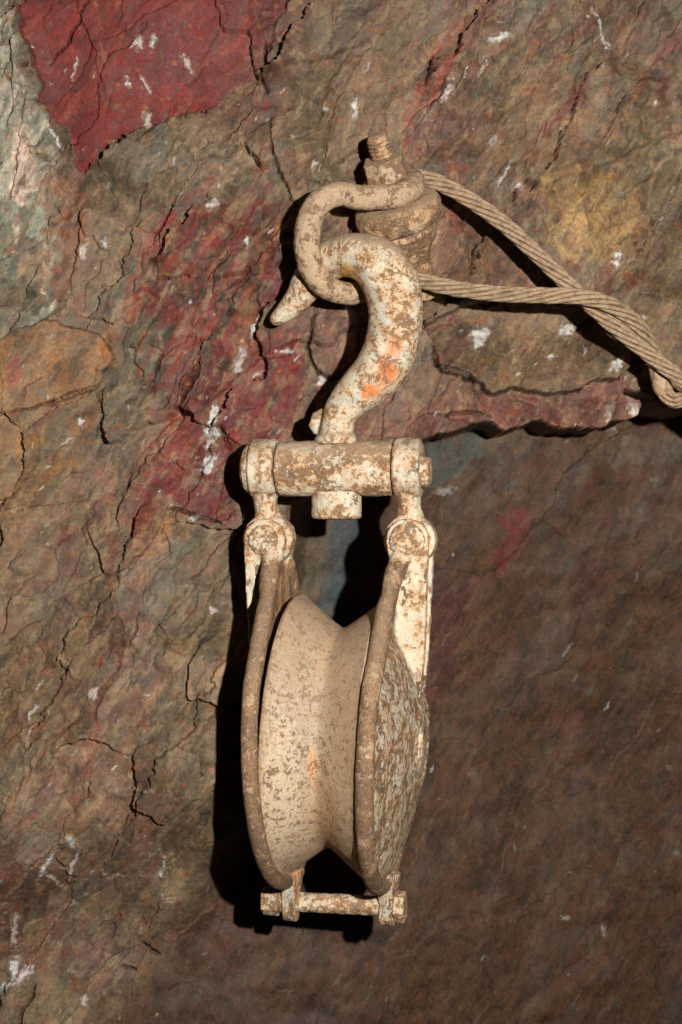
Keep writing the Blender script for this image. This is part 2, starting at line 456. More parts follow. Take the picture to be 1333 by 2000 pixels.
    red = (1-sstep(490, 610, u+50*wa+30*wc))*region([(25, -60), (600, -60), (545, 50), (515, 130), (440, 185), (395, 214), (330, 222), (270, 250), (225, 290), (165, 342), (140, 300), (118, 240), (75, 190), (58, 90)], 3.5, 1.7)
    ochre_slab = region([(-40, 700), (40, 640), (100, 625), (190, 655), (222, 700), (195, 755), (120, 785), (0, 812), (-40, 815)], 3, 0.8)
    ochre2 = region([(-40, 815), (0, 812), (195, 757), (188, 850), (130, 930), (60, 1010), (-40, 1040)], 16, 2)
    pod = region([(622, 600), (690, 592), (702, 640), (692, 715), (650, 733), (616, 722), (608, 680)], 2, 0.5)
    slab = region([(835, 640), (900, 600), (1000, 590), (1120, 585), (1230, 640), (1222, 730), (1170, 740), (1120, 768), (1060, 772), (1000, 760), (960, 768), (900, 745), (850, 720)], 2.5)
    maroon2 = region([(800, 800), (900, 770), (1000, 772), (1080, 775), (1180, 745), (1230, 738), (1240, 800), (1216, 826), (1150, 842), (1080, 850), (960, 825), (880, 848), (820, 860), (760, 880), (760, 830)], 5)
    flat = 1-0.7*np.clip(red+ochre_slab, 0, 1)
    d0 = dep+fb*9+(dA*(1-0.9*low)+dB*(1-0.88*low)*(0.5+0.7*patchy)+fs*1.3*patchy+dC*(0.05+0.5*patchy)*(1-0.7*low))*flat+ff*(0.12+0.2*patchy)
    d0 += -16*ochre_slab-12*pod-85*slab*sstep(610, 755, v)+7*red
    d0 += low*(fbm2(u/90, v/70, 2, 70)*9)
    # -------- beds: long slanting slabs, each overlapping the one on its upper left
    for per, A_, sd_ in ((265.0, 46.0, 901), (120.0, 16.0, 931)):
        tq = (q+46*fbm2(u/210, v/210, 3, sd_)+9*wc+4*ff)/per; cellq = np.floor(tq); fq = tq-cellq
        keep = sstep(-0.05, 0.22, fbm2(p/420+cellq*0.37, cellq*1.71, 2, sd_+5))
        edge_ = sstep(0.0, 2.5/per, fq)*sstep(0.0, 2.5/per, 1-fq)
        d0 -= A_*keep*(1-fq)*edge_*(1-low)*(1-0.8*np.clip(red+ochre_slab+slab, 0, 1))*(1-0.5*sstep(560, 640, u)*(1-sstep(760, 860, u)))*(1-0.65*sstep(950, 1150, v))
    # -------- breaks: the rock stands proud on the lower right of each line and falls away from it
    def brk(pts, h, L, flip=1):
        pad = L*2.5
        u0 = min(a for a, b in pts)-pad; u1 = max(a for a, b in pts)+pad; v0 = min(b for a, b in pts)-pad; v1 = max(b for a, b in pts)+pad
        m = np.nonzero((u > u0) & (u < u1) & (v > v0) & (v < v1))[0]
        wu = u[m]+7*w1[m]+6*wc[m]+2*ff[m]; wv = v[m]+7*w2[m]+6*wd_[m]+2*fg[m]
        d, t = seg_dist(wu, wv, pts); n = len(pts); sgn = np.zeros_like(d); best = np.full(d.shape, 1e9, np.float32)
        for i in range(n-1):
            (ax, ay), (bx_, by) = pts[i], pts[i+1]; vx, vy = bx_-ax, by-ay; tt = np.clip(((wu-ax)*vx+(wv-ay)*vy)/(vx*vx+vy*vy), 0, 1)
            dd = np.hypot(wu-ax-tt*vx, wv-ay-tt*vy); k = dd < best; best = np.where(k, dd, best); sgn = np.where(k, vx*(wv-ay)-vy*(wu-ax), sgn)
        side = sstep(-1.2, 1.2, sgn*flip/np.hypot(vx, vy)*0+np.sign(sgn*flip)*d)
        end = sstep(0, 0.12, t)*(1-sstep(0.88, 1.0, t))
        d0[m] -= h*side*np.exp(-d/L)*end*sstep(-0.25, 0.25, fbm2(u[m]/75, v[m]/75, 2, 501))
    for pts, h, L in [([(545, 60), (522, 120), (516, 190), (470, 250), (400, 330), (330, 420), (280, 520), (250, 640)], 30, 60),
                      ([(600, 410), (545, 460), (480, 560), (420, 650), (370, 740), (340, 810)], 34, 70),
                      ([(345, 800), (300, 860), (262, 900), (240, 980), (228, 1040)], 40, 60),
                      ([(225, 700), (205, 760), (190, 860)], 34, 40), ([(450, 560), (400, 620), (330, 700), (290, 760)], 26, 40),
                      ([(330, 985), (380, 1000), (470, 1015)], -34, 40), ([(300, 1090), (285, 1180), (240, 1300), (180, 1420)], 22, 60),
                      ([(960, 20), (900, 120), (840, 220), (790, 300)], 26, 60), ([(1130, 150), (1090, 220), (1040, 285), (1000, 380)], 30, 60), ([(1290, 90), (1220, 200), (1160, 300), (1120, 360)], 30, 70),
                      ([(110, 380), (90, 470), (60, 560), (20, 660)], 30, 40), ([(60, 180), (40, 300), (20, 400)], 24, 30), ([(700, 60), (650, 160), (600, 260)], 20, 60),
                      ([(930, 470), (880, 520), (850, 560)], 20, 40), ([(200, 1500), (130, 1620), (80, 1700)], 22, 50), ([(1330, 470), (1260, 560), (1220, 620)], 24, 50), ([(330, 1520), (290, 1640), (230, 1760)], 18, 50)]:
        brk(pts, h*0.45, L, -1)
    # -------- cracks
    cracks = [([(518, 84), (521, 120), (516, 160), (524, 185)], 3.4), ([(528, 230), (532, 300), (545, 340), (556, 352), (572, 395), (584, 412)], 2.8),
              ([(180, -10), (150, 50), (120, 100), (95, 125)], 1.6),
              ([(838, 690), (845, 715), (880, 728), (910, 742), (935, 772)], 2.8), ([(330, 990), (380, 1002), (440, 1020)], 3.0), ([(860, 815), (920, 805), (960, 812)], 3),
              ([(0, 812), (90, 790), (200, 748)], 1.8), ([(70, 1920), (45, 1975), (35, 2010)], 2.6), ([(236, 1892), (262, 1896)], 3), ([(290, 1858), (314, 1862)], 3),
              ([(400, 700), (372, 760), (348, 800)], 1.8), ([(1250, 705), (1290, 715), (1340, 722)], 3.0),
              ([(396, 214), (404, 216)], 3.0), ([(614, 600), (606, 680), (616, 724), (650, 738), (690, 728)], 2.2), ([(695, 350), (640, 358), (600, 352)], 1.5)]
    crk = np.zeros_like(u)
    for pts, w in cracks: crk = np.maximum(crk, stroke(pts, w, 1.3, 0.8))
    d0 += crk*24
    # -------- colours: mineral colours of the rock, warped so that patches follow the slant
    C = np.empty((len(u), 3), np.float32); SAT = 1.12
    pc, qc = rot(u+26*fbm2(u/300, v/300, 1, 601)+5*fbm2(u/60, v/60, 1, 603), v+26*fbm2(u/300, v/300, 1, 605)+5*fbm2(u/60, v/60, 1, 607))
    def put(mask, colr, amt=1.0):
        # SAT: overall strength of the mineral colours
        mm = np.nonzero(mask > 0.004)[0]
        k = np.asarray(colr, np.float32); k = np.clip(k.mean()+(k-k.mean())*SAT, 5, 255); C[mm] += (lin(k)-C[mm])*(mask[mm]*amt)[:, None]
    tone = fbm2(pc/170, qc/60, 5, 80); tone2 = fbm2(pc/80, qc/36, 5, 86); tone3 = fbm2(u/28, v/28, 4, 92); spk = fbm2(u/8, v/8, 3, 97)
    strk = fbm2(pc/44, qc/13, 4, 99)                      # fine streaks along the slant
    C[:] = lin((112, 92, 72))
    put(sstep(0.0, 0.6, tone), (124, 100, 76)); put(sstep(0.05, 0.6, -tone), (104, 92, 76))
    put(sstep(0.1, 0.55, tone2), (114, 86, 68), 0.6); put(sstep(0.1, 0.55, -tone2), (114, 106, 88), 0.6)
    put(sstep(0.2, 0.6, fbm2(u/90, v/90, 4, 101)), (108, 78, 68), 0.7)
    put(sstep(0.3, 0.55, fbm2(pc/45, qc/30, 4, 105)), (102, 104, 90), 0.6)
    for k, (sx, sy, thr, colr, amt) in enumerate([(130, 46, 0.16, (118, 84, 70), 0.6), (110, 40, 0.2, (104, 100, 84), 0.6), (90, 30, 0.26, (142, 120, 92), 0.5), (80, 30, 0.28, (84, 68, 58), 0.5), (150, 40, 0.3, (112, 66, 60), 0.6)]):
        nz = fbm2(pc/sx, qc/sy, 5, 200+k*7); put(sstep(thr, thr+0.05, nz), colr, amt)
    # large regions
    def R(pts, soft=25, warp=3): return region(pts, max(2.0, soft*0.5), 0.6+warp*0.45)
    lstrip = R([(-60, -60), (15, -60), (50, 150), (100, 260), (140, 420), (110, 600), (60, 690), (-60, 720)], 12, 2)
    put(lstrip, (172, 168, 150))
    put(lstrip*sstep(0.1, 0.2, fbm2(pc/90, qc/26, 5, 701)), (132, 132, 116), 0.8); put(lstrip*sstep(0.3, 0.36, fbm2(pc/60, qc/18, 5, 711)), (196, 180, 160), 0.7)
    put(R([(-60, 380), (60, 400), (110, 420), (110, 560), (60, 640), (-60, 640)], 14), (118, 120, 104), 0.7)
    put(R([(38, 245), (62, 240), (76, 330), (72, 365), (45, 402), (14, 380), (18, 330)], 2, 1), (212, 188, 170))
    put(R([(24, 436), (40, 440), (36, 490), (26, 480)], 2, 1), (206, 190, 170))
    put(R([(40, 500), (95, 480), (100, 540), (60, 590), (30, 600)], 3, 1.2), (176, 150, 122))
    put(R([(90, 330), (190, 330), (220, 480), (110, 620), (100, 480), (80, 400)], 14), (124, 96, 74), 0.8)
    put(R([(180, 540), (262, 510), (250, 640), (210, 720), (180, 640)], 8), (112, 108, 90), 0.9)
    put(R([(160, 345), (260, 270), (390, 220), (430, 260), (330, 380), (200, 520), (170, 440)], 14), (114, 100, 80), 0.75)
    put(R([(500, -60), (640, -60), (600, 150), (520, 280), (440, 260), (470, 170)], 25), (104, 86, 70), 0.9)
    put(R([(560, 30), (800, 30), (780, 230), (690, 350), (600, 340), (540, 240)], 30), (112, 94, 72), 0.8)
    SAT = 1.25
    put(R([(350, 430), (430, 395), (560, 400), (600, 440), (545, 640), (600, 740), (560, 860), (490, 880), (470, 1020), (330, 1000), (285, 1100), (240, 1090), (285, 920), (335, 810), (285, 770), (235, 680), (285, 560)], 22, 3.5), (96, 52, 46), 0.95)
    put(R([(440, 640), (560, 640), (600, 740), (570, 860), (480, 870), (440, 1010), (335, 985), (285, 1010), (330, 840), (400, 740)], 22, 3.5), (104, 53, 50), 0.97)
    put(R([(310, 420), (352, 412), (330, 470), (290, 560), (250, 660), (235, 620), (268, 520)], 4, 1.5), (120, 52, 48), 0.9)
    put(R([(350, 640), (310, 690), (285, 735), (300, 750), (345, 700), (380, 650)], 4, 2), (126, 54, 48), 0.85)
    put(R([(500, 640), (600, 650), (590, 770), (545, 850), (520, 860), (540, 780), (510, 720)], 10), (116, 58, 54), 0.6)
    put(R([(400, 560), (470, 500), (440, 640), (350, 760), (320, 740), (370, 640)], 10), (112, 62, 58), 0.6)
    put(R([(560, 430), (615, 450), (620, 560), (560, 620), (530, 560)], 10), (106, 70, 72), 0.8)
    put(R([(530, 440), (560, 420), (550, 470), (505, 560), (490, 660), (450, 740), (440, 700), (470, 600)], 6, 2), (136, 90, 62), 0.85)
    put(R([(330, 720), (300, 790), (250, 830), (190, 880), (190, 780), (230, 700), (290, 660)], 8), (108, 100, 80), 0.95)
    put(R([(190, 860), (260, 830), (250, 960), (230, 1000), (170, 960)], 12), (104, 90, 76), 0.7)
    put(R([(170, 910), (215, 905), (225, 980), (205, 980), (188, 950)], 3, 1), (126, 88, 74), 0.9)
    put(ochre2, (128, 100, 68), 0.8)
    put(ochre2*sstep(0.0, 0.5, tone2), (144, 106, 62), 0.7)
    put(ochre_slab, (130, 100, 72)); put(ochre_slab*sstep(-0.1, 0.5, fbm2(u/60, v/60, 3, 120)), (140, 102, 66), 0.7)
    put(R([(20, 705), (45, 695), (50, 740), (22, 755)], 6, 1.4), (132, 76, 64), 0.8)
    put(R([(-60, 1000), (150, 960), (220, 1100), (200, 1350), (120, 1500), (-60, 1560)], 40), (120, 98, 74), 0.75)
    put(R([(120, 1030), (150, 1040), (152, 1140), (130, 1110)], 5, 1.8), (112, 60, 56), 0.85)
    put(R([(300, 1000), (340, 1010), (330, 1060), (290, 1100), (262, 1090), (270, 1060)], 5, 1.5), (144, 106, 68), 0.9)
    put(R([(320, 990), (300, 1080), (285, 1200), (240, 1330), (170, 1480), (150, 1480), (220, 1300), (250, 1150), (265, 1080)], 18), (116, 80, 70), 0.7)
    put(R([(350, 1000), (480, 1040), (440, 1500), (430, 1650), (350, 1800), (300, 1600), (320, 1300)], 25), (108, 94, 74), 0.7)
    put(R([(420, 1330), (435, 1500), (430, 1660), (380, 1770), (290, 1880), (330, 1740), (390, 1560)], 22), (122, 108, 86), 0.6)
    put(R([(130, 1330), (240, 1330), (330, 1560), (270, 1720), (160, 1700), (60, 1640)], 30), (102, 80, 64), 0.7)
    put(R([(200, 1320), (190, 1480), (150, 1560), (170, 1450)], 9, 2.4), (124, 74, 66), 0.6)
    put(R([(-40, 1640), (90, 1650), (70, 1740), (10, 1880), (-40, 1900)], 18), (112, 74, 68), 0.75)
    put(R([(100, 1880), (120, 1920), (190, 1980), (200, 2060), (40, 2060), (60, 1960)], 4, 1), (130, 112, 86), 0.85)
    put(R([(190, 1960), (260, 1970), (290, 2060), (190, 2060)], 4, 1), (130, 104, 78), 0.8)
    put(R([(232, 640), (300, 620), (345, 640), (300, 720), (260, 760), (225, 830), (190, 900), (188, 800), (215, 720)], 8, 2), (98, 92, 76), 0.85)
    put(R([(240, 760), (330, 730), (300, 800), (250, 850), (205, 900), (215, 830)], 8, 2), (112, 102, 84), 0.7)
    put(R([(200, 640), (235, 640), (215, 700), (190, 760), (185, 700)], 5, 2), (150, 104, 62), 0.7)
    put(R([(-40, 560), (40, 540), (110, 560), (60, 640), (-40, 690)], 6, 2), (116, 110, 92), 0.8)
    put(R([(110, 330), (150, 345), (180, 430), (150, 520), (110, 600), (100, 560), (120, 470)], 6, 2), (128, 84, 60), 0.8)
    put(R([(215, 400), (290, 330), (330, 330), (270, 470), (230, 560), (180, 560), (200, 480)], 8, 2), (120, 104, 82), 0.75)
    put(R([(280, 990), (315, 960), (330, 1000), (300, 1040)], 6, 2), (110, 68, 60), 0.7)
    put(R([(155, 1080), (250, 1020), (265, 1080), (240, 1200), (180, 1220), (150, 1160)], 10, 2), (112, 104, 86), 0.7)
    put(R([(215, 1020), (240, 1050), (225, 1130), (205, 1120)], 4, 2), (98, 60, 46), 0.7)
    put(R([(370, 1130), (430, 1100), (430, 1300), (350, 1290)], 16, 3), (94, 82, 66), 0.7)
    # right half
    put(R([(930, 20), (880, 130), (820, 260), (780, 300), (790, 220), (840, 120), (880, 40)], 12), (126, 64, 52), 0.9)
    put(R([(1000, -60), (900, -60), (860, 60), (900, 110), (1000, 60)], 30), (110, 80, 70), 0.7)
    put(R([(790, 240), (900, 180), (960, 240), (900, 350), (800, 340)], 20), (104, 76, 70), 0.85)
    put(R([(850, 390), (1000, 430), (1100, 560), (1000, 600), (840, 560)], 20), (112, 86, 72), 0.9)
    put(R([(865, 405), (925, 415), (940, 450), (890, 470)], 9), (122, 68, 62), 0.65)
    put(R([(950, 190), (1150, 120), (1200, 260), (1100, 340), (960, 320)], 30), (110, 86, 64), 0.8)
    put(R([(1140, 170), (1215, 150), (1235, 190), (1190, 230), (1140, 225)], 3, 1), (120, 108, 92), 0.8)
    put(R([(1095, 190), (1160, 180), (1050, 280), (1042, 270)], 5, 1), (122, 80, 70), 0.75)
    put(R([(1060, 360), (1120, 330), (1240, 345), (1260, 420), (1200, 500), (1130, 520), (1060, 480)], 18), (156, 130, 90), 0.9)
    put(R([(1200, 240), (1400, 180), (1400, 420), (1260, 400)], 30), (122, 110, 88), 0.8)
    put(R([(1270, 210), (1330, 190), (1340, 270), (1290, 280)], 5, 1), (138, 112, 90), 0.7)
    put(R([(1200, 480), (1400, 430), (1400, 660), (1240, 640)], 30), (114, 100, 76), 0.8)
    put(slab, (116, 98, 76), 0.85); put(slab*sstep(0.0, 0.5, tone2), (104, 86, 66), 0.6)
    put(R([(820, 600), (900, 610), (940, 740), (860, 760), (820, 700)], 14), (112, 86, 72), 0.8)
    put(pod, (118, 88, 80), 0.9)
    put(maroon2, (110, 72, 68), 0.9); put(maroon2*sstep(0.1, 0.5, tone2), (126, 78, 66), 0.6)
    put(R([(700, 690), (830, 690), (930, 780), (800, 870), (700, 860)], 18), (114, 84, 68), 0.7)
    # the lower, deeper rock
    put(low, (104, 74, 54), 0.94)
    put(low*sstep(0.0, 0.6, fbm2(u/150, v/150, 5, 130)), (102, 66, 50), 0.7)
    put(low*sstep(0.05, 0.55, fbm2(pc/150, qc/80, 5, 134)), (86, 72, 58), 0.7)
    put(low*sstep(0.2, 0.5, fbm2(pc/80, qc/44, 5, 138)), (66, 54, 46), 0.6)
    put(R([(1000, 985), (1040, 1010), (1030, 1060), (985, 1120), (962, 1100), (985, 1040), (975, 1010)], 10, 2), (126, 54, 48), 0.8)
    put(R([(860, 1100), (920, 1140), (880, 1300), (840, 1420), (830, 1200)], 34, 4), (102, 62, 58), 0.7)
    put(R([(1130, 1080), (1200, 1100), (1170, 1230), (1100, 1210)], 30, 3), (98, 62, 58), 0.6)
    put(R([(1210, 990), (1265, 980), (1275, 1010), (1240, 1050), (1215, 1035)], 8, 1), (118, 106, 98), 0.5)
    put(R([(835, 880), (870, 860), (940, 840), (955, 880), (900, 930), (840, 960)], 6, 1.5), (90, 98, 88), 0.85)
    put(R([(925, 850), (955, 825), (1010, 840), (960, 880)], 6, 1.5), (116, 104, 78), 0.8)
    put(R([(1165, 880), (1230, 860), (1340, 850), (1340, 890), (1200, 910)], 14, 3), (124, 114, 98), 0.6)
    put(R([(640, 1010), (720, 990), (715, 1060), (700, 1240), (620, 1240), (632, 1110)], 5, 1.5), (70, 84, 88), 0.97)
    put(R([(570, 1010), (650, 1000), (640, 1080), (610, 1200), (580, 1180)], 10, 2), (108, 98, 80), 0.9)
    put(R([(300, 1900), (520, 1850), (480, 2050), (280, 2050)], 40, 4), (94, 78, 64), 0.6)
    put(R([(400, 1790), (520, 1800), (480, 1900), (360, 1890)], 30, 4), (104, 68, 60), 0.6)
    put(R([(420, -60), (640, -60), (600, 80), (540, 180), (440, 250), (380, 230)], 40, 3), (98, 62, 56), 0.7)
    put(low*sstep(0.3, 0.5, fbm2(pc/26, qc/17, 4, 801)), (60, 48, 40), 0.5); put(low*sstep(0.34, 0.5, fbm2(pc/34, qc/22, 4, 811)), (122, 92, 68), 0.4)
    # the red slab itself
    put(red*(1-sstep(380, 540, u+90*tone)*0.6), (114, 42, 39), 0.95)
    put(red*sstep(300, 560, u+110*tone), (108, 64, 62), 0.8)
    put(red*sstep(0.2, 0.65, tone3), (102, 50, 50), 0.6)
    put(red*sstep(0.2, 0.7, tone2), (128, 56, 48), 0.6)
    for k, (sx, sy, thr, colr, amt) in enumerate([(70, 34, 0.28, (128, 94, 76), 0.35), (64, 30, 0.3, (96, 92, 78), 0.4), (46, 24, 0.34, (152, 130, 104), 0.4), (44, 26, 0.32, (72, 58, 50), 0.5)]):
        nz = fbm2(pc/sx, qc/sy, 5, 300+k*7); put(sstep(thr, thr+0.06, nz)*(1-0.8*red)*(1-0.6*low), colr, amt)
    put(sstep(0.22, 0.32, fbm2(pc/60, qc/26, 5, 401))*region([(330, 440), (560, 400), (560, 620), (420, 760), (280, 800), (250, 680)], 30, 3), (64, 54, 44), 0.75)
    put(sstep(0.25, 0.35, fbm2(pc/50, qc/20, 5, 411))*region([(330, 440), (560, 400), (600, 700), (520, 860), (300, 980), (250, 680)], 30, 3), (122, 50, 44), 0.45)
    put(red*sstep(0.05, 0.5, fbm2(u/70, v/70, 5, 421)), (92, 44, 44), 0.55)
    put(red*sstep(0.3, 0.42, fbm2(pc/50, qc/30, 5, 431)), (84, 52, 48), 0.5)
    # flakes: single chips of other minerals, mixed into whatever they lie in
    pal = np.stack([lin(c) for c in [(110, 104, 86), (140, 116, 90), (82, 68, 56), (126, 96, 82), (106, 72, 66), (134, 106, 72), (98, 104, 92), (120, 100, 78)]])
    mk = np.clip(region([(350, 430), (430, 395), (600, 420), (600, 740), (560, 860), (490, 880), (470, 1020), (330, 1000), (285, 1080), (240, 1080), (285, 920), (335, 810), (240, 680), (285, 560)], 24, 2)+red+maroon2+0.9*lstrip+0.9*ochre_slab+0.7*pod+0.5*slab, 0, 1)
    wB = (0.34*sstep(0.1, 0.9, np.abs(fa(cB, 8)))*(1-0.8*mk)*(1-0.75*low))
    C += (pal[(cB*7) % 8]-C)*wB[:, None]
    wC = (0.22*sstep(0.0, 0.9, np.abs(fa(cC, 9)))*(0.15+0.85*patchy)*(1-0.75*mk)*(1-0.7*low))
    C += (pal[(cC*5) % 8]-C)*wC[:, None]
    nr_ = (1-0.7*red)*(1-0.75*low)
    val = 1+(0.18*fa(cA, 6)+0.15*fa(cB, 6)+0.10*fa(cC, 7)*(0.2+0.8*patchy)+0.10*strk*patchy)*nr_+0.16*tone3+0.17*spk+0.12*tone2
    C *= np.clip(val, 0.4, 1.8)[:, None]
    put(sstep(0.5, 0.85, fbm2(u/30, v/30, 3, 150)+0.3*tone3)*(1-red)*(1-0.7*low), (132, 82, 58), 0.5)
    put(sstep(0.6, 0.9, fbm2(u/22, v/22, 3, 154))*(1-low), (146, 112, 66), 0.5)
    put(sstep(0.5, 0.9, fbm2(pc/40, qc/16, 4, 158)), (72, 60, 52), 0.55)
    put(sstep(0.35, 0.7, fbm2(pc/44, qc/20, 4, 160))*(1-red)*(1-low), (150, 130, 104), 0.4)
    put(sstep(0.4, 0.8, fbm2(u/14, v/14, 3, 162))*red, (92, 54, 52), 0.6)
    # quartz and mineral flecks
    rnd = random.Random(5)
    order = np.argsort(v, kind='stable'); vs_ = v[order]
    def fleck(x, y, w, h, a, colr=(214, 208, 204), amt=0.95, lift=3.0):
        e = w+h+8; i0, i1 = np.searchsorted(vs_, (y-e, y+e)); m = order[i0:i1]; m = m[np.abs(u[m]-x) < e]
        if not len(m): return
        c_, s_ = math.cos(math.radians(a)), math.sin(math.radians(a)); g = min(1, w/4)
        du = u[m]-x+(3.4*ff[m]+4*wc[m])*g; dv = v[m]-y+(3.4*fg[m]+4*wd_[m])*g
        l = du*c_-dv*s_; t = du*s_+dv*c_
        r = np.sqrt((l/h)**2+(t/w)**2)+0.6*fbm2(u[m]/(w+3), v[m]/(w+3), 3, 170)+0.25*spk[m]
        k = 1-sstep(0.7, 1.0, r)
        C[m] += (lin(colr)*(1+0.35*ff[m][:, None]+0.25*spk[m][:, None])-C[m])*(k*amt)[:, None]
        d0[m] -= lift*k
    big = [(935, 660, 15, 30, 60), (1105, 648, 13, 17, 30), (1200, 510, 7, 20, 100), (1195, 715, 10, 18, 45), (1075, 700, 6, 9, 20), (415, 835, 15, 36, 75), (410, 905, 13, 22, 60), (470, 700, 9, 32, 75),
           (500, 640, 6, 20, 70), (365, 122, 7, 16, 110), (145, 130, 3, 24, 80), (285, 165, 3, 20, 125), (250, 160, 5, 10, 110), (288, 232, 9, 16, 100), (300, 80, 6, 14, 80), (270, 85, 8, 12, 90), (108, 265, 4, 26, 120),
           (165, 485, 7, 22, 80), (205, 478, 6, 12, 90), (420, 405, 9, 14, 80), (487, 475, 5, 12, 70), (612, 320, 7, 12, 70), (634, 217, 5, 5, 0), (870, 190, 9, 17, 55), (975, 85, 9, 26, 20), (940, 150, 5, 14, 60),
           (985, 340, 4, 30, 62), (965, 275, 6, 10, 80), (1170, 60, 3, 40, 110), (1188, 90, 3, 10, 110), (960, 278, 5, 8, 90), (1015, 365, 6, 10, 80), (695, 215, 6, 22, 80), (185, 1352, 8, 12, 50), (65, 1390, 4, 16, 60),
           (420, 1193, 5, 6, 0), (92, 1690, 4, 34, 62), (110, 1722, 4, 22, 130), (140, 1640, 12, 8, 20), (145, 1690, 3, 26, 70), (28, 1890, 9, 24, 75), (30, 1820, 6, 30, 85), (10, 1925, 5, 30, 40), (50, 1905, 8, 26, 45),
           (870, 960, 8, 22, 10), (1195, 822, 9, 26, 100), (1322, 1668, 8, 6, 0), (1180, 1815, 7, 12, 100), (1105, 1795, 5, 7, 0), (1105, 1270, 3, 14, 50), (380, 1010, 5, 12, 20), (630, 745, 10, 14, 70), (560, 690, 4, 14, 5), (500, 735, 5, 12, 30),
           (75, 1340, 2, 12, 50), (60, 1430, 2, 14, 70), (160, 825, 6, 9, 20), (130, 862, 4, 16, 40), (95, 775, 5, 5, 0), (1260, 620, 4, 4, 0), (1145, 40, 4, 4, 0), (165, 1960, 7, 14, 80), (320, 1690, 4, 20, 80), (1115, 1705, 3, 3, 0), (1110, 1905, 3, 4, 0), (945, 1870, 3, 6, 60)]
    tints = [(204, 200, 196), (192, 178, 164), (176, 182, 176), (198, 184, 182)]
    for i, (x, y, w, h, a) in enumerate(big):
        hi = i < 6 or i in (5, 6)
        fleck(x, y, w*1.35, h*1.3, a, (150, 128, 108), 0.6, 1.0)
        fleck(x, y, w, h, a, (214, 210, 206) if hi else tints[i % 4], 0.85 if y < 860 or x < 480 else 0.55)
    for i in range(330):
        x = rnd.uniform(-60, 1390); y = rnd.uniform(-40, 2040)
        if y > 860 and x > 480 and rnd.random() < 0.75: continue
        w = rnd.uniform(1.2, 2.8)
        fleck(x, y, w, w*rnd.uniform(1, 5), rnd.gauss(62, 25), rnd.choice([(198, 188, 174), (170, 172, 160), (186, 160, 140), (206, 200, 198), (150, 160, 152)]), rnd.uniform(0.35, 0.85), 1.2)
    for i in range(260):          # coloured chips
        x = rnd.uniform(-60, 1390); y = rnd.uniform(-40, 2040); w = rnd.uniform(3, 9)
        fleck(x, y, w, w*rnd.uniform(1, 3.2), rnd.gauss(60, 18), rnd.choice([(128, 70, 58), (146, 100, 62), (98, 104, 94), (84, 68, 58), (130, 114, 90), (116, 76, 70), (76, 66, 58), (140, 124, 104)]), rnd.uniform(0.3, 0.7), rnd.uniform(-1.5, 1.5))
    for y0 in [(200, 1290, 4, 12, 75), (880, 625, 3, 9, 60), (768, 570, 2, 5, 60), (520, 205, 4, 16, 90)]:
        fleck(*y0, colr=(140, 52, 46), lift=0)
    put(crk, (52, 44, 38), 0.6)
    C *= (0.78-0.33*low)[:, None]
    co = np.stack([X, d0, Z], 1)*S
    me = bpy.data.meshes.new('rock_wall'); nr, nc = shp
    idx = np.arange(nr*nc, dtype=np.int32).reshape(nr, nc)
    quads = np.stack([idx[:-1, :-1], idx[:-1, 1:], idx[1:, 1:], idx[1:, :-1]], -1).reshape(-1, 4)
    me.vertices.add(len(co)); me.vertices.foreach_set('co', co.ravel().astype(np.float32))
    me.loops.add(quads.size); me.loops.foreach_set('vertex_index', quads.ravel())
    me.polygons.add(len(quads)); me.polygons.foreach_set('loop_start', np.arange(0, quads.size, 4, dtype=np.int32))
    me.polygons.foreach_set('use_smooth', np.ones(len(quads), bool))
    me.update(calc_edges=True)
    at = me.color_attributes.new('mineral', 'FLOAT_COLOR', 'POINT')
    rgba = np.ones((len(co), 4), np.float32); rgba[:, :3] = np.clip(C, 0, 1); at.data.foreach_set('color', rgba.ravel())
    N = NT('rock')
    ca_ = N.n('ShaderNodeAttribute', attribute_name='mineral').outputs['Color']
    f1 = N.noise(1100, 4, 0.65); f2 = N.noise(300, 6, 0.68, 0.0, N.coord((1.25, 1, 0.9), (0, 0, 0), (0, math.radians(30), 0)))
    colr = N.mix(1.0, ca_, N.mix(N.ramp(f2, 0.25, 0.75), (0.74, 0.73, 0.72), (1.24, 1.24, 1.24)), 'MULTIPLY')
    colr = N.mix(1.0, colr, N.mix(N.ramp(f1, 0.3, 0.7), (0.7, 0.69, 0.68), (1.3, 1.3, 1.3)), 'MULTIPLY')
    N.set(N.b.inputs['Base Color'], colr)
    N.b.inputs['Specular IOR Level'].default_value = 0.35
    N.set(N.b.inputs['Roughness'], N.ramp(f2, 0.3, 0.7, 0.55, 0.85))
    h = N.math('MULTIPLY_ADD', f1, 0.4, f2)
    N.set(N.b.inputs['Normal'], N.bump(h, 0.35, 0.0007))
    o = bpy.data.objects.new('rock_wall', me); COL.objects.link(o); me.materials.append(N.m)
    tag(o, 'rough mine rock face in red, maroon, ochre and brown with white quartz flecks', 'rock wall', 'structure')
    return o
#WALL-END
rock = wall()

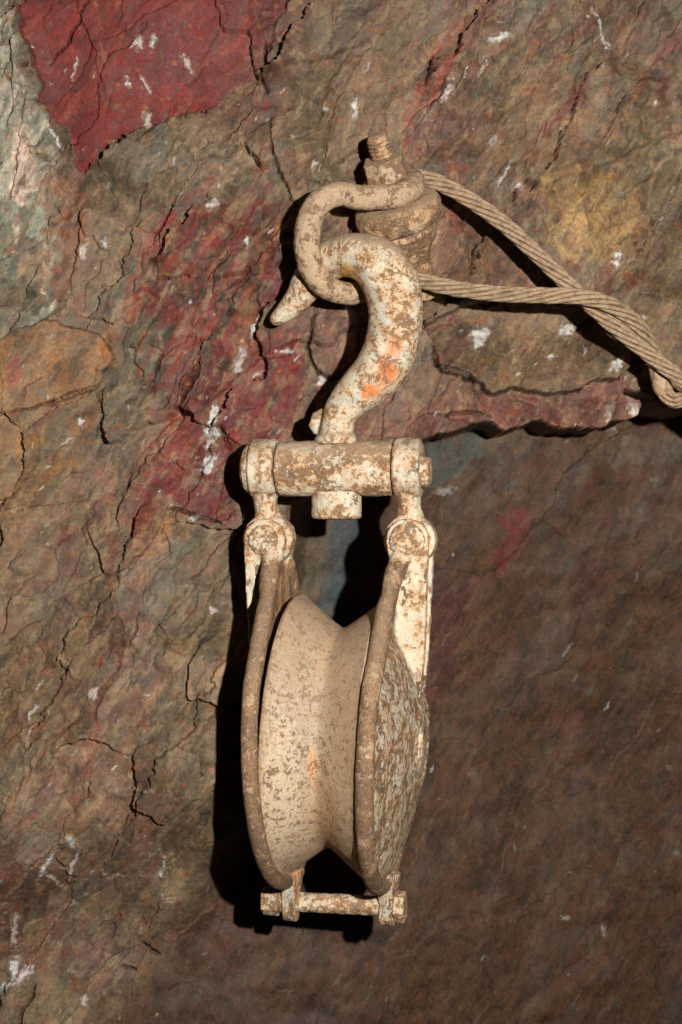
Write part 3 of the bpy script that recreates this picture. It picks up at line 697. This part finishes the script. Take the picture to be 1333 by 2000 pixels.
# ------------------------------------------------------------------ materials of the ironwork
M_link = metal('painted_iron_link', rust=0.42, rustscale=70, dust=0.4, grey=0.5, seed=1, film=0.45)
M_bar = metal('painted_iron_bar', rust=0.50, rustscale=54, dust=0.7, grey=0.4, seed=2, film=0.4)
M_sheave = metal('sheave_iron', paint=tuple(lin((200, 178, 148))), rust=0.34, rustscale=105, dust=0.5, grey=0.25, ochre=0.1, seed=3, film=1.0, pits=0.85, bumps=1.3, flo=0.33, edge=0.2, stain=0.15, dust_col=tuple(lin((187, 158, 128))),
                 spots=[((-72, -236, 50), 110, tuple(lin((164, 152, 136))), 0.5, (1.5, 0.3, 0.75)), ((-18, -205, -125), 75, tuple(lin((172, 128, 82))), 0.6, (2.6, 0.3, 0.7)), ((20, -215, 30), 90, tuple(lin((164, 128, 92))), 0.5, (2.2, 0.3, 0.8)),
                        ((-45, -222, -22), 24, tuple(lin((206, 150, 100))), 0.8, (2.3, 0.3, 0.8)), ((-100, -240, -60), 90, tuple(lin((206, 186, 156))), 0.7, (3.0, 0.3, 0.7))])
M_cheek = metal('cheek_iron', rust=0.48, rustscale=85, dust=0.2, grey=0.5, ochre=0.9, seed=4, stretch=(1.4, 1.4, 0.8), bumps=2.2, film=0.5, pits=1.0, stain=0.8)
M_plate = metal('plate_inside', paint=tuple(lin((170, 134, 96))), rust=0.55, rustscale=60, dust=0.2, grey=0.0, ochre=0.5, seed=14, stretch=(1.5, 1.5, 0.4), film=0.6)
M_bead = metal('bead_iron', paint=tuple(lin((170, 142, 112))), rust=0.74, rustscale=70, dust=0.4, grey=0.0, ochre=0.15, dark=0.6, seed=5, film=0.9, pits=0.4, edge=0.1, stain=0.2)
M_strap = metal('strap_iron', paint=tuple(lin((208, 194, 168))), rust=0.30, rustscale=44, dust=0.1, grey=0.4, ochre=0.7, seed=6, film=0.25, pits=0.25)
M_hook = metal('hook_iron', rust=0.42, rustscale=84, dust=0.85, grey=0.6, seed=7, film=0.55,
               spots=[((95, -55, 710), 22, tuple(lin((226, 118, 62))), 0.95, (1.1, 0.5, 0.9)), ((60, -55, 672), 15, tuple(lin((222, 120, 56))), 0.9, (0.8, 0.5, 1.2)),
                      ((110, -60, 755), 16, tuple(lin((220, 130, 90))), 0.6, (1, 0.5, 0.8)), ((20, -40, 895), 22, tuple(lin((196, 148, 60))), 0.9, (1, 0.3, 1))])
M_letter = metal('letter_paint', edge=0.0, paint=tuple(lin((208, 192, 162))), rust=0.25, rustscale=60, dust=0.6, grey=0.1, seed=8, film=0.3)
M_eye = metal('dusty_link_iron', paint=tuple(lin((176, 150, 122))), edge=0.15, rust=0.42, rustscale=62, dust=0.35, grey=0.0, ochre=0.05, dark=0.7, seed=9, film=0.5, pits=0.35)
M_stud = metal('rusty_stud', edge=0.3, paint=tuple(lin((178, 152, 122))), rust=0.58, rustscale=50, dust=0.85, grey=0.1, ochre=0.4, dark=0.5, seed=10, film=0.7)
M_pin = metal('pin_iron', rust=0.50, rustscale=85, dust=0.2, grey=0.5, seed=11, film=0.4)

# ------------------------------------------------------------------ pulley block
TH = math.radians(11.0)
O = Vector((-7.0, 0.0, -439.0))
EX = Vector((math.cos(TH), -math.sin(TH), 0)); EY = Vector((math.sin(TH), math.cos(TH), 0)); EZ = Vector((0, 0, 1))
def B(a, b, c): return O+EX*a+EY*b+EZ*c

block = empty('pulley_block', O)
tag(block, 'rusty cream painted snatch block with big hook, swivel bar and grooved wheel', 'pulley')

# sheave, leaning slightly
RS = math.radians(2.3)
SX = EX*math.cos(RS)-EZ*math.sin(RS)
prof = [(-91, 0), (-91, 60), (-86, 64), (-86, 240), (-93, 246), (-93, 268), (-90, 273), (-84, 274)]
for i in range(41):
    a = -82+164*i/40; prof.append((a, 213+(math.sqrt(a*a+10**2)-10)*0.80+(0 if abs(a) < 78 else 1)))
prof += [(84, 274), (90, 273), (93, 268), (93, 246), (86, 240), (86, 64), (91, 60), (91, 0)]
mb = MB(); mb.lathe(prof, O, SX, 160)
sheave = mb.build('sheave', M_sheave, block, sharp=50, rough=0.7, rscale=30)

def hull_r(phi, R=284.0, h=385.0, r=46.0):
    """outline radius of the teardrop cheek plate, phi from straight up"""
    c, s = math.cos(phi), abs(math.sin(phi))
    sb = (R-r)/h; cb = math.sqrt(1-sb*sb)
    # tangent line touches big circle at direction angle (from up) acos(sb)
    ta = math.acos(sb)
    ph = abs((phi+math.pi) % (2*math.pi)-math.pi)
    if ph >= ta: return R
    # line: n.(x)=R with n=(cb, sb) in (s, c)
    t = R/(s*cb+c*sb)
    y = t*c
    if y <= h+r*sb: return t
    bq = c*h; disc = bq*bq-(h*h-r*r); return bq+math.sqrt(max(disc, 0))

def rim_r(ph):
    c = math.cos(ph); sn = abs(math.sin(ph))
    if c < 0.43: return 279.0
    # straight flank from (252, 120) up to (58, 337)
    r = (252+120*194/217.0)/(sn+c*194/217.0)
    return min(r, 337/c)

def cheek(side):
    roll = math.radians(1.7 if side < 0 else 2.6)
    a0 = 104.0
    def fr(a, b, c):      # a outward from rim plane, splayed outwards at the top
        return B(side*(a0+a*math.cos(roll)+c*math.sin(roll)), b, c*math.cos(roll)-a*math.sin(roll))
    mb = MB(); nphi, nr = 120, 26
    def dome(r): return 60*max(0, 1-(r/270.0)**2)**0.85
    v = []; f = []
    for lay, th in ((0, 0.0), (1, -11.0)):
        for i in range(nr+1):
            rho = max(i/nr, 0.001)
            for k in range(nphi):
                ph = 2*math.pi*k/nphi; r = rim_r(ph)*rho
                a = dome(math.hypot(r*math.sin(ph), r*math.cos(ph)*(1.32 if math.cos(ph) > 0 else 1.0)))+th+6
                v.append(fr(a, r*math.sin(ph), r*math.cos(ph)))
    n1 = (nr+1)*nphi
    for i in range(nr):
        for k in range(nphi):
            k2 = (k+1) % nphi
            f.append((i*nphi+k, i*nphi+k2, (i+1)*nphi+k2, (i+1)*nphi+k))
            f.append((n1+i*nphi+k, n1+(i+1)*nphi+k, n1+(i+1)*nphi+k2, n1+i*nphi+k2))
    for k in range(nphi):
        k2 = (k+1) % nphi; f.append((nr*nphi+k, nr*nphi+k2, n1+nr*nphi+k2, n1+nr*nphi+k))
    f.append(tuple(range(nphi))); f.append(tuple(range(n1+nphi-1, n1-1, -1)))
    mb.add(v, f)
    # lug at the bottom that holds the bolt
    la = -93 if side < 0 else 99
    out = [(28, -268), (28, -300), (24, -335)]+[(24*math.cos(t), -340-24*math.sin(t)) for t in np.linspace(0, math.pi, 12)]+[(-24, -335), (-28, -300), (-28, -268)]
    L = MB(); nn = len(out)
    vv = [B(la-14, b, c) for b, c in out]+[B(la+14, b, c) for b, c in out]
    ff = [tuple(range(nn)), tuple(range(2*nn-1, nn-1, -1))]+[((i+1) % nn, i, nn+i, nn+(i+1) % nn) for i in range(nn)]
    mb.add(vv, ff)
    # web that carries the disc rim into the lug
    mb.tube([B(side*(104-9), 0, -262), B((la+side*95)/2, 0, -285), B(la, 0, -312)], [30, 24, 15], 16, squash=[0.9]*3)
    if side > 0:
        # boss round the axle
        ax = (fr(1, 0, 0)-fr(0, 0, 0)); mb.lathe([(20, 0), (20, 104), (46, 100), (60, 92), (66, 84), (66, 76), (54, 70), (46, 68), (46, 0)], fr(0, 0, -6), ax, 56)
    # fork tines that hold the swivel link, cast in one with the plate; outline in (outward distance, height)
    pa = 145.0 if side > 0 else 136.0
    cir = [(pa+41*math.cos(t), 385+41*math.sin(t)) for t in np.linspace(math.radians(-12), math.radians(195), 22)]
    k1, k2, k3 = (22, 24, 32) if side > 0 else (10, 6, 12)
    o2 = cir+[(pa-36, 352), (pa-29, 325), (pa-k1, 295), (pa-k1, 260), (pa-k2, 160), (pa-k3, 20), (pa+6, 0), (pa+22, 80), (pa+31, 160), (pa+34, 220), (pa+37, 300)]
    for (b0, b1) in ((-50, -26), (26, 50)):
        mb.prism([(side*a, c) for a, c in o2], lambda a, b, c: B(a, b*(0.6+0.4*min(1, max(0, (c-60)/250))), c), b0, b1)
    mb.prism([(side*a, c) for a, c in [(pa+29, 325), (pa-6, 325), (pa-8, 30), (pa+8, 30), (pa+20, 120), (pa+27, 200)]], B, -30, 30)
    for e in (-1, 1):
        q1 = fr(2, e*118, 268); q2 = fr(4, e*84, 308); q3 = B(side*(pa-16), e*52, 342); q4 = B(side*(pa-8), e*38, 366)
        mb.tube([Vector(c[:3]) for c in spline([tuple(q1), tuple(q2), tuple(q3), tuple(q4)], 16)], [10+10*math.sin(math.pi*(0.12+0.62*i/15)) for i in range(16)], 18)
    ch = mb.fused('cheek_plate', M_cheek, block, voxel=2.8, smooth=5, rough=1.3, rscale=15)
    me = ch.data; me.materials.append(M_plate); nf = len(me.polygons); no = np.empty(nf*3, np.float32); me.polygons.foreach_get('normal', no)
    inw = no.reshape(-1, 3) @ np.array(EX*(-side), np.float32); me.materials.append(M_strap); me.materials.append(M_bead)
    ce = np.empty(nf*3, np.float32); me.polygons.foreach_get('center', ce); ce = ce.reshape(-1, 3)/S
    la_ = (ce @ np.array(EX, np.float32))*side; lb_ = ce @ np.array(EY, np.float32); lc_ = ce[:, 2]
    nz = 26*n3(ce/34, 4)+12*n3(ce/12, 5)
    strap = (np.abs(lb_) < 53) & (lc_ > 128+nz) & (la_ > 104+lc_*math.sin(roll)+9+0.35*nz*(lc_ < 300)) | (lc_ > 346)
    front = (np.abs(lb_) > 50+0.3*nz) & (lc_ > 230) & (lc_ < 338+0.6*nz)
    me.polygons.foreach_set('material_index', np.where(front, 3, np.where(strap, 2, (inw > 0.25).astype(np.int32)))); me.update()
    # rolled rim
    rb = MB(); pts = []; rad = []
    n = 150
    for i in range(n+1):
        ph = -math.radians(8.5)-(2*math.pi-math.radians(17))*i/n
        e = min(i, n-i)/n; r = rim_r(ph)+2; sk = max(0, 1-e/0.05); pts.append(fr(1+6*sk, r*math.sin(ph)*(1-0.35*sk), r*math.cos(ph)))
        rad.append((17 if side > 0 else 15.5)*(0.6+0.4*min(1, e/0.06))*(1+(0.1 if side > 0 else 0.1)*max(0, min(1, (math.cos(ph)-0.3)/0.5))))
    rb.tube(pts, rad, 20, ref=EX*side)
    rim = rb.build('rolled_rim', M_bead, ch, rough=0.9, rscale=18, sharp=60)
    # rivet head on the front
    p = MB(); k = 1.0 if side < 0 else 1.15
    p.lathe([(0, 0), (0, 29*k), (6, 29*k), (10, 25*k), (12, 18*k), (11.5, 9), (10, 0)], B(side*pa, -49, 385), -EY, 40)
    p.fused('pin_head', M_pin, ch, voxel=1.5, smooth=2, rough=1.6, rscale=9)
    return ch, fr
chL, frL = cheek(-1)
chR, frR = cheek(1)
# axle end with keeper, in the boss of the right cheek
mb = MB(); axd = (frR(1, 0, 0)-frR(0, 0, 0)); mb.lathe([(-200, 0), (-200, 30), (58, 30), (62, 26), (63, 0)], frR(0, 0, -6), axd, 40)
mb.fused('axle', M_pin, block, voxel=2.2, smooth=2, rough=0.8, rscale=14)
mb = MB(); mb.tube([frR(52, -50, 44), frR(58, -54, 18), frR(58, -54, -22), frR(52, -50, -58)], [12, 15, 15, 12], 14, squash=[0.7]*4)
mb.fused('axle_keeper', M_pin, block, voxel=1.6, smooth=2, rough=1.0, rscale=12)

# bolt across the bottom
mb = MB(); mb.lathe([(-112, 0), (-112, 19), (116, 19), (120, 16), (120, 0)], B(0, 0, -326), EX, 32)
bolt = mb.fused('cross_bolt', M_pin, block, voxel=1.8, smooth=2, rough=1.0, rscale=14)
def hexa(a0, a1, r, c, rot=0.2):
    q = MB(); q.lathe([(a0, 0), (a0, r), (a1, r), (a1, 0)], B(0, 0, c), EX, 6, ref=EZ*math.cos(rot)+EY*math.sin(rot)); return q
hexa(-149, -116, 29, -326, 0.1).fused('bolt_head', M_pin, bolt, voxel=1.6, smooth=3, rough=1.2, rscale=14)
mb = MB(); mb.lathe([(-116, 0), (-116, 23), (-108, 23), (-108, 0)], B(0, 0, -326), EX, 32); mb.fused('washer', M_pin, bolt, voxel=1.5, smooth=2, rough=0.6)
hexa(113, 134, 31, -326, 0.35).fused('nut', M_pin, bolt, voxel=1.6, smooth=3, rough=1.2, rscale=14)

# swivel bar with pin and collar
mb = MB(); mb.lathe([(-117, 0), (-117, 50), (-113, 54), (107, 54), (111, 50), (111, 0)], B(0, 0, 524), EX, 72)
bar = mb.fused('swivel_bar', M_bar, block, voxel=2.2, smooth=2, rough=1.3, rscale=16)
mb = MB(); mb.lathe([(45, 0), (45, 49), (94, 49), (98, 45), (99.5, 30), (99.5, 0)], B(-2, 0, 524), -EZ, 64); mb.fused('collar', M_link, bar, voxel=1.8, smooth=2, rough=0.9, rscale=16)
mb = MB(); mb.lathe([(165, 0), (165, 30), (179, 30), (183, 26), (184, 0)], B(0, 0, 524-8), EX, 40)
mb.fused('pin_end', M_pin, bar, voxel=1.6, smooth=2, rough=1.0, rscale=12)
mb = MB(); mb.lathe([(168, 0), (168, 51), (174, 51), (182, 46), (189, 34), (193, 16), (193.5, 0)], B(0, 0, 524), -EX, 48)
mb.fused('pin_head', M_link, bar, voxel=1.8, smooth=2, rough=0.8, rscale=14)

def link(side):
    pa = 145.0 if side > 0 else 136.0
    a0, a1 = (114, 166) if side > 0 else (-171, -120)
    am = (a0+a1)/2
    mb = MB(); mb.lathe([(a0, 0), (a0, 54), (a0+5, 59), (a1-5, 59), (a1, 54), (a1, 0)], B(0, 0, 524), EX, 56)
    pb = side*pa
    mb.lathe([(-24, 0), (-24, 46), (-20, 50), (20, 50), (24, 46), (24, 0)], B(pb, 0, 385), EY, 56)
    pts = spline([(am, 500, 25, 1.5), (am, 470, 24, 1.3), (am+(pb-am)*0.35, 446, 23, 1.05), (am+(pb-am)*0.7, 428, 28, 0.9), (pb, 405, 34, 0.7)], 18)
    mb.tube([B(a, 0, c) for a, c, r, q in pts], [r for a, c, r, q in pts], 24, squash=[q for a, c, r, q in pts], ref=EY)
    return mb.fused('swivel_link', M_link, block, voxel=2.2, smooth=4, rough=1.0, rscale=18)
link(-1); link(1)

# hook: (px, py, radius, depth)
HK = [(656, 868, 33, 0), (657, 846, 34, 0), (660, 825, 32.5, 0), (666, 806, 34, -2), (684, 781, 39, -6), (708, 758, 45, -10), (735, 732, 50, -13), (758, 695, 52.5, -16),
      (770, 650, 52.5, -20), (773, 605, 53, -23), (764, 556, 55, -26), (740, 519, 53, -26), (706, 502, 46, -14), (668, 500, 41, 12), (634, 516, 39, 38), (607, 546, 35, 58), (584, 581, 28, 70), (562, 605, 22, 78), (547, 618, 17.5, 82), (536, 626, 12.5, 84), (530, 630, 6, 85)]
hs = spline(HK, 150)
hp = [PX(a, b, d) for a, b, r, d in hs]; hr = [max(r, 2) for a, b, r, d in hs]
mb = MB(); mb.tube(hp, hr, 40)
mb.lathe([(-10, 0), (-10, 42), (2, 42), (8, 38), (14, 33), (14, 0)], PX(657, 858, 0), EZ, 56)
# small ear beside the shank
mb.tube([PX(636, 806, 10), PX(624, 816, 14), PX(617, 832, 14), PX(622, 846, 12)], [12, 16, 15, 9], 16, squash=[0.7]*4)
hook = mb.fused('hook', M_hook, block, voxel=2.3, smooth=3, rough=0.7, rscale=22)

# raised letters along the bowl of the hook
def letters(txt):
    cu = bpy.data.curves.new('txt', 'FONT'); cu.body = txt; cu.size = 1.0; cu.extrude = 0.0; cu.resolution_u = 2; cu.space_character = 1.12
    to = bpy.data.objects.new('txt', cu); COL.objects.link(to)
    dg = bpy.context.evaluated_depsgraph_get(); me = bpy.data.meshes.new_from_object(to.evaluated_get(dg)); bpy.data.objects.remove(to)
    bm = bmesh.new(); bm.from_mesh(me)
    r = bmesh.ops.extrude_face_region(bm, geom=bm.faces[:])
    top = [g for g in r['geom'] if isinstance(g, bmesh.types.BMVert)]
    xs = [v.co.x for v in bm.verts]; x0, x1 = min(xs), max(xs)
    topset = set(top)
    hpn = np.array([tuple(p) for p in hp]); seg = np.r_[0, np.cumsum(np.linalg.norm(np.diff(hpn, axis=0), axis=1))]
    # hook stations: from behind the ring over the top down to the right
    i0 = int(np.argmin(np.hypot(hs[:, 0]-650, hs[:, 1]-506))); i1 = int(np.argmin(np.hypot(hs[:, 0]-770, hs[:, 1]-590)))
    sA, sB = seg[i0], seg[i1]
    for v in bm.verts:
        t = (v.co.x-x0)/(x1-x0); sarc = sA+(sB-sA)*t
        c = Vector([np.interp(sarc, seg, hpn[:, k]) for k in range(3)])
        c2 = Vector([np.interp(sarc-3, seg, hpn[:, k]) for k in range(3)])
        rr = np.interp(sarc, seg, hr)
        tan = (c2-c).normalized(); front = Vector((0, -1, 0)); front = (front-tan*front.dot(tan)).normalized(); outw = tan.cross(front)
        if outw.dot(c-PX(690, 590, 0)) < 0: outw = -outw
        al = math.radians(5)+v.co.y*23/rr
        hgt = rr+(2.5 if v in topset else -2.0)
        v.co = (c+(front*math.cos(al)+outw*math.sin(al))*hgt)*S
    bm.normal_update(); bmesh.ops.recalc_face_normals(bm, faces=bm.faces); bm.to_mesh(me); bm.free()
    return link_mesh('raised_lettering', me, M_letter, hook, sharp=30)
letters('IO AV71 OSO CAM')

# ------------------------------------------------------------------ anchor stud in the rock
bx = Vector((-0.28, -0.48, 0.83)).normalized()
E = PX(765, 369, 75)
stud = empty('anchor_stud', E-bx*150)
tag(stud, 'rusty threaded stud with nut and thick round collar fixed in the rock', 'anchor bolt')
mb = MB(); prof = [(-40, 0), (-40, 20)]
q = 10.0
while q < 106:
    prof += [(q, 20.4), (q+3.4, 22.6), (q+6.6, 20.4)]; q += 8.2
prof += [(110, 20), (113, 17), (113, 0)]
mb.lathe(prof, E, bx, 40); mb.build('threaded_stud', M_stud, stud, rough=2.2, rscale=14)
mb = MB(); mb.lathe([(22, 0), (22, 46), (66, 44), (66, 0)], E, bx, 6, ref=(0.75, -0.66, 0)); mb.fused('nut', M_stud, stud, voxel=1.8, smooth=4, rough=1.1, rscale=16)
mb = MB(); mb.lathe([(-25, 0), (-25, 66), (-27, 76), (-34, 86), (-46, 90), (-62, 89), (-74, 83), (-80, 72), (-80, 0)], E, bx, 72); mb.fused('collar', M_stud, stud, voxel=2.5, smooth=3, rough=1.3, rscale=18)
mb = MB(); mb.lathe([(-72, 0), (-76, 66), (-92, 70), (-112, 60), (-135, 48), (-160, 38), (-240, 34), (-240, 0)], E, bx, 64); mb.fused('base_cone', M_stud, stud, voxel=2.5, smooth=3, rough=2.0, rscale=18)

# eye link
e1 = (Vector((1, 0, 0))-bx*bx.x).normalized(); e2 = bx.cross(e1)
pts = []
for a in np.linspace(200, -78, 16):
    t = math.radians(a); pts.append(tuple(E+(e1*math.cos(t)+e2*math.sin(t))*46-bx*2)+(24.5,))
for (a, b, d, r) in [(708, 386, 26, 24.5), (660, 379, 6, 24.5), (622, 398, -6, 25), (603, 440, -12, 25.5), (601, 490, -12, 26), (616, 538, 0, 25), (648, 566, 20, 23), (690, 573, 44, 22), (728, 560, 62, 21), (745, 535, 68, 19)]:
    pts.append(tuple(PX(a, b, d))+(r,))
sp = spline(pts, 150)
mb = MB(); mb.tube([p[:3] for p in sp], [p[3] for p in sp], 28)
eye = mb.fused('eye_link', M_eye, None, voxel=2.3, smooth=2, rough=1.4, rscale=18)
tag(eye, 'dusty bent iron eye link looped round the stud, holding the hook', 'link')

# ------------------------------------------------------------------ wire rope
rope = empty('wire_rope', PX(1333, 745, 110))
tag(rope, 'dusty twisted steel wire rope running from the stud to the right edge', 'rope')
N = NT('rope_steel')
nb = N.noise(160, 5, 0.65); nf = N.noise(1300, 3, 0.6)
cr = N.mix(N.ramp(nb, 0.35, 0.65), tuple(lin((132, 108, 84))), tuple(lin((172, 150, 124))))
cr = N.mix(N.ramp(nb, 0.52, 0.68, 0, 0.75), cr, tuple(lin((140, 98, 60))))
cr = N.mix(1.0, cr, N.mix(N.ramp(nf, 0.3, 0.7), (0.7, 0.68, 0.66), (1.25, 1.25, 1.25)), 'MULTIPLY')
N.set(N.b.inputs['Base Color'], cr); N.b.inputs['Roughness'].default_value = 0.75; N.b.inputs['Specular IOR Level'].default_value = 0.25
N.set(N.b.inputs['Normal'], N.bump(nf, 0.5, 0.0008)); M_rope = N.m
M_core = metal('rope_core', paint=tuple(lin((92, 70, 52))), rust=0.7, rustscale=80, dust=0.0, grey=0, ochre=0.2, film=0.2, pits=0.5, seed=21)
RP = [(1560, 905, 120), (1450, 828, 118), (1333, 742, 116), (1270, 693, 112), (1200, 637, 106), (1130, 574, 100), (1060, 507, 96), (985, 438, 96), (910, 385, 98), (850, 354, 100), (812, 346, 112), (775, 360, 140), (745, 400, 165),
      (735, 450, 172), (750, 500, 160), (785, 532, 128), (830, 550, 104), (900, 565, 92), (980, 574, 84), (1060, 577, 74), (1130, 579, 66), (1190, 594, 74), (1240, 628, 108), (1272, 675, 142), (1287, 722, 156), (1296, 760, 158), (1314, 781, 158), (1345, 778, 158), (1420, 768, 160), (1560, 750, 165)]
ctrl = [tuple(PX(a, b, d)) for a, b, d in RP]
cen = spline(ctrl, 900); seg = np.r_[0, np.cumsum(np.linalg.norm(np.diff(cen, axis=0), axis=1))]
ns = int(seg[-1]/4.5); ss = np.linspace(0, seg[-1], ns); cen = np.stack([np.interp(ss, seg, cen[:, k]) for k in range(3)], 1)
up = Vector((0, -1, 0)); frames = []
for i in range(ns):
    t = Vector(cen[min(i+1, ns-1)]-cen[max(i-1, 0)]).normalized(); up = (up-t*up.dot(t)).normalized(); frames.append((up.copy(), t.cross(up)))
NSTR = 7
for k in range(NSTR):
    path = []
    for i in range(ns):
        a = 2*math.pi*(k/NSTR-ss[i]/265.0); u_, w_ = frames[i]
        path.append(Vector(cen[i])+(u_*math.cos(a)+w_*math.sin(a))*12.0)
    v_ = []; f_ = []; SG = 18; upv = Vector((0, -1, 0))
    for i in range(ns):
        t = (path[min(i+1, ns-1)]-path[max(i-1, 0)]).normalized(); upv = (upv-t*upv.dot(t)).normalized(); sd_ = t.cross(upv)
        for j in range(SG):
            g_ = 2*math.pi*j/SG; rr = 4.3*(1+0.13*math.cos(6*(g_-i*0.11)))+0.25*math.sin(k*2.1+i*0.05)
            v_.append(path[i]+(upv*math.cos(g_)+sd_*math.sin(g_))*rr)
    for i in range(ns-1):
        for j in range(SG): f_.append((i*SG+j, i*SG+(j+1) % SG, (i+1)*SG+(j+1) % SG, (i+1)*SG+j))
    mb = MB(); mb.add(v_, f_); mb.build('strand', M_rope, rope, sharp=None)
mb = MB(); mb.tube([Vector(c) for c in cen[::3]], 9.0, 8); mb.build('core_strand', M_core, rope, sharp=None)
# flattened wrap at the sharp bend
i0 = int(np.argmin(np.linalg.norm(cen-np.array(PX(1285, 712, 152)), axis=1))); i1 = int(np.argmin(np.linalg.norm(cen-np.array(PX(1301, 768, 158)), axis=1)))
idx = np.linspace(i0, i1, 14).astype(int)
mb = MB(); mb.tube([Vector(cen[i]) for i in idx], [17, 18.5, 19, 19.5, 20, 20, 20, 20, 20, 20, 19.5, 19, 18.5, 17], 20); mb.build('wrap_band', M_eye, rope, rough=1.2, rscale=14)
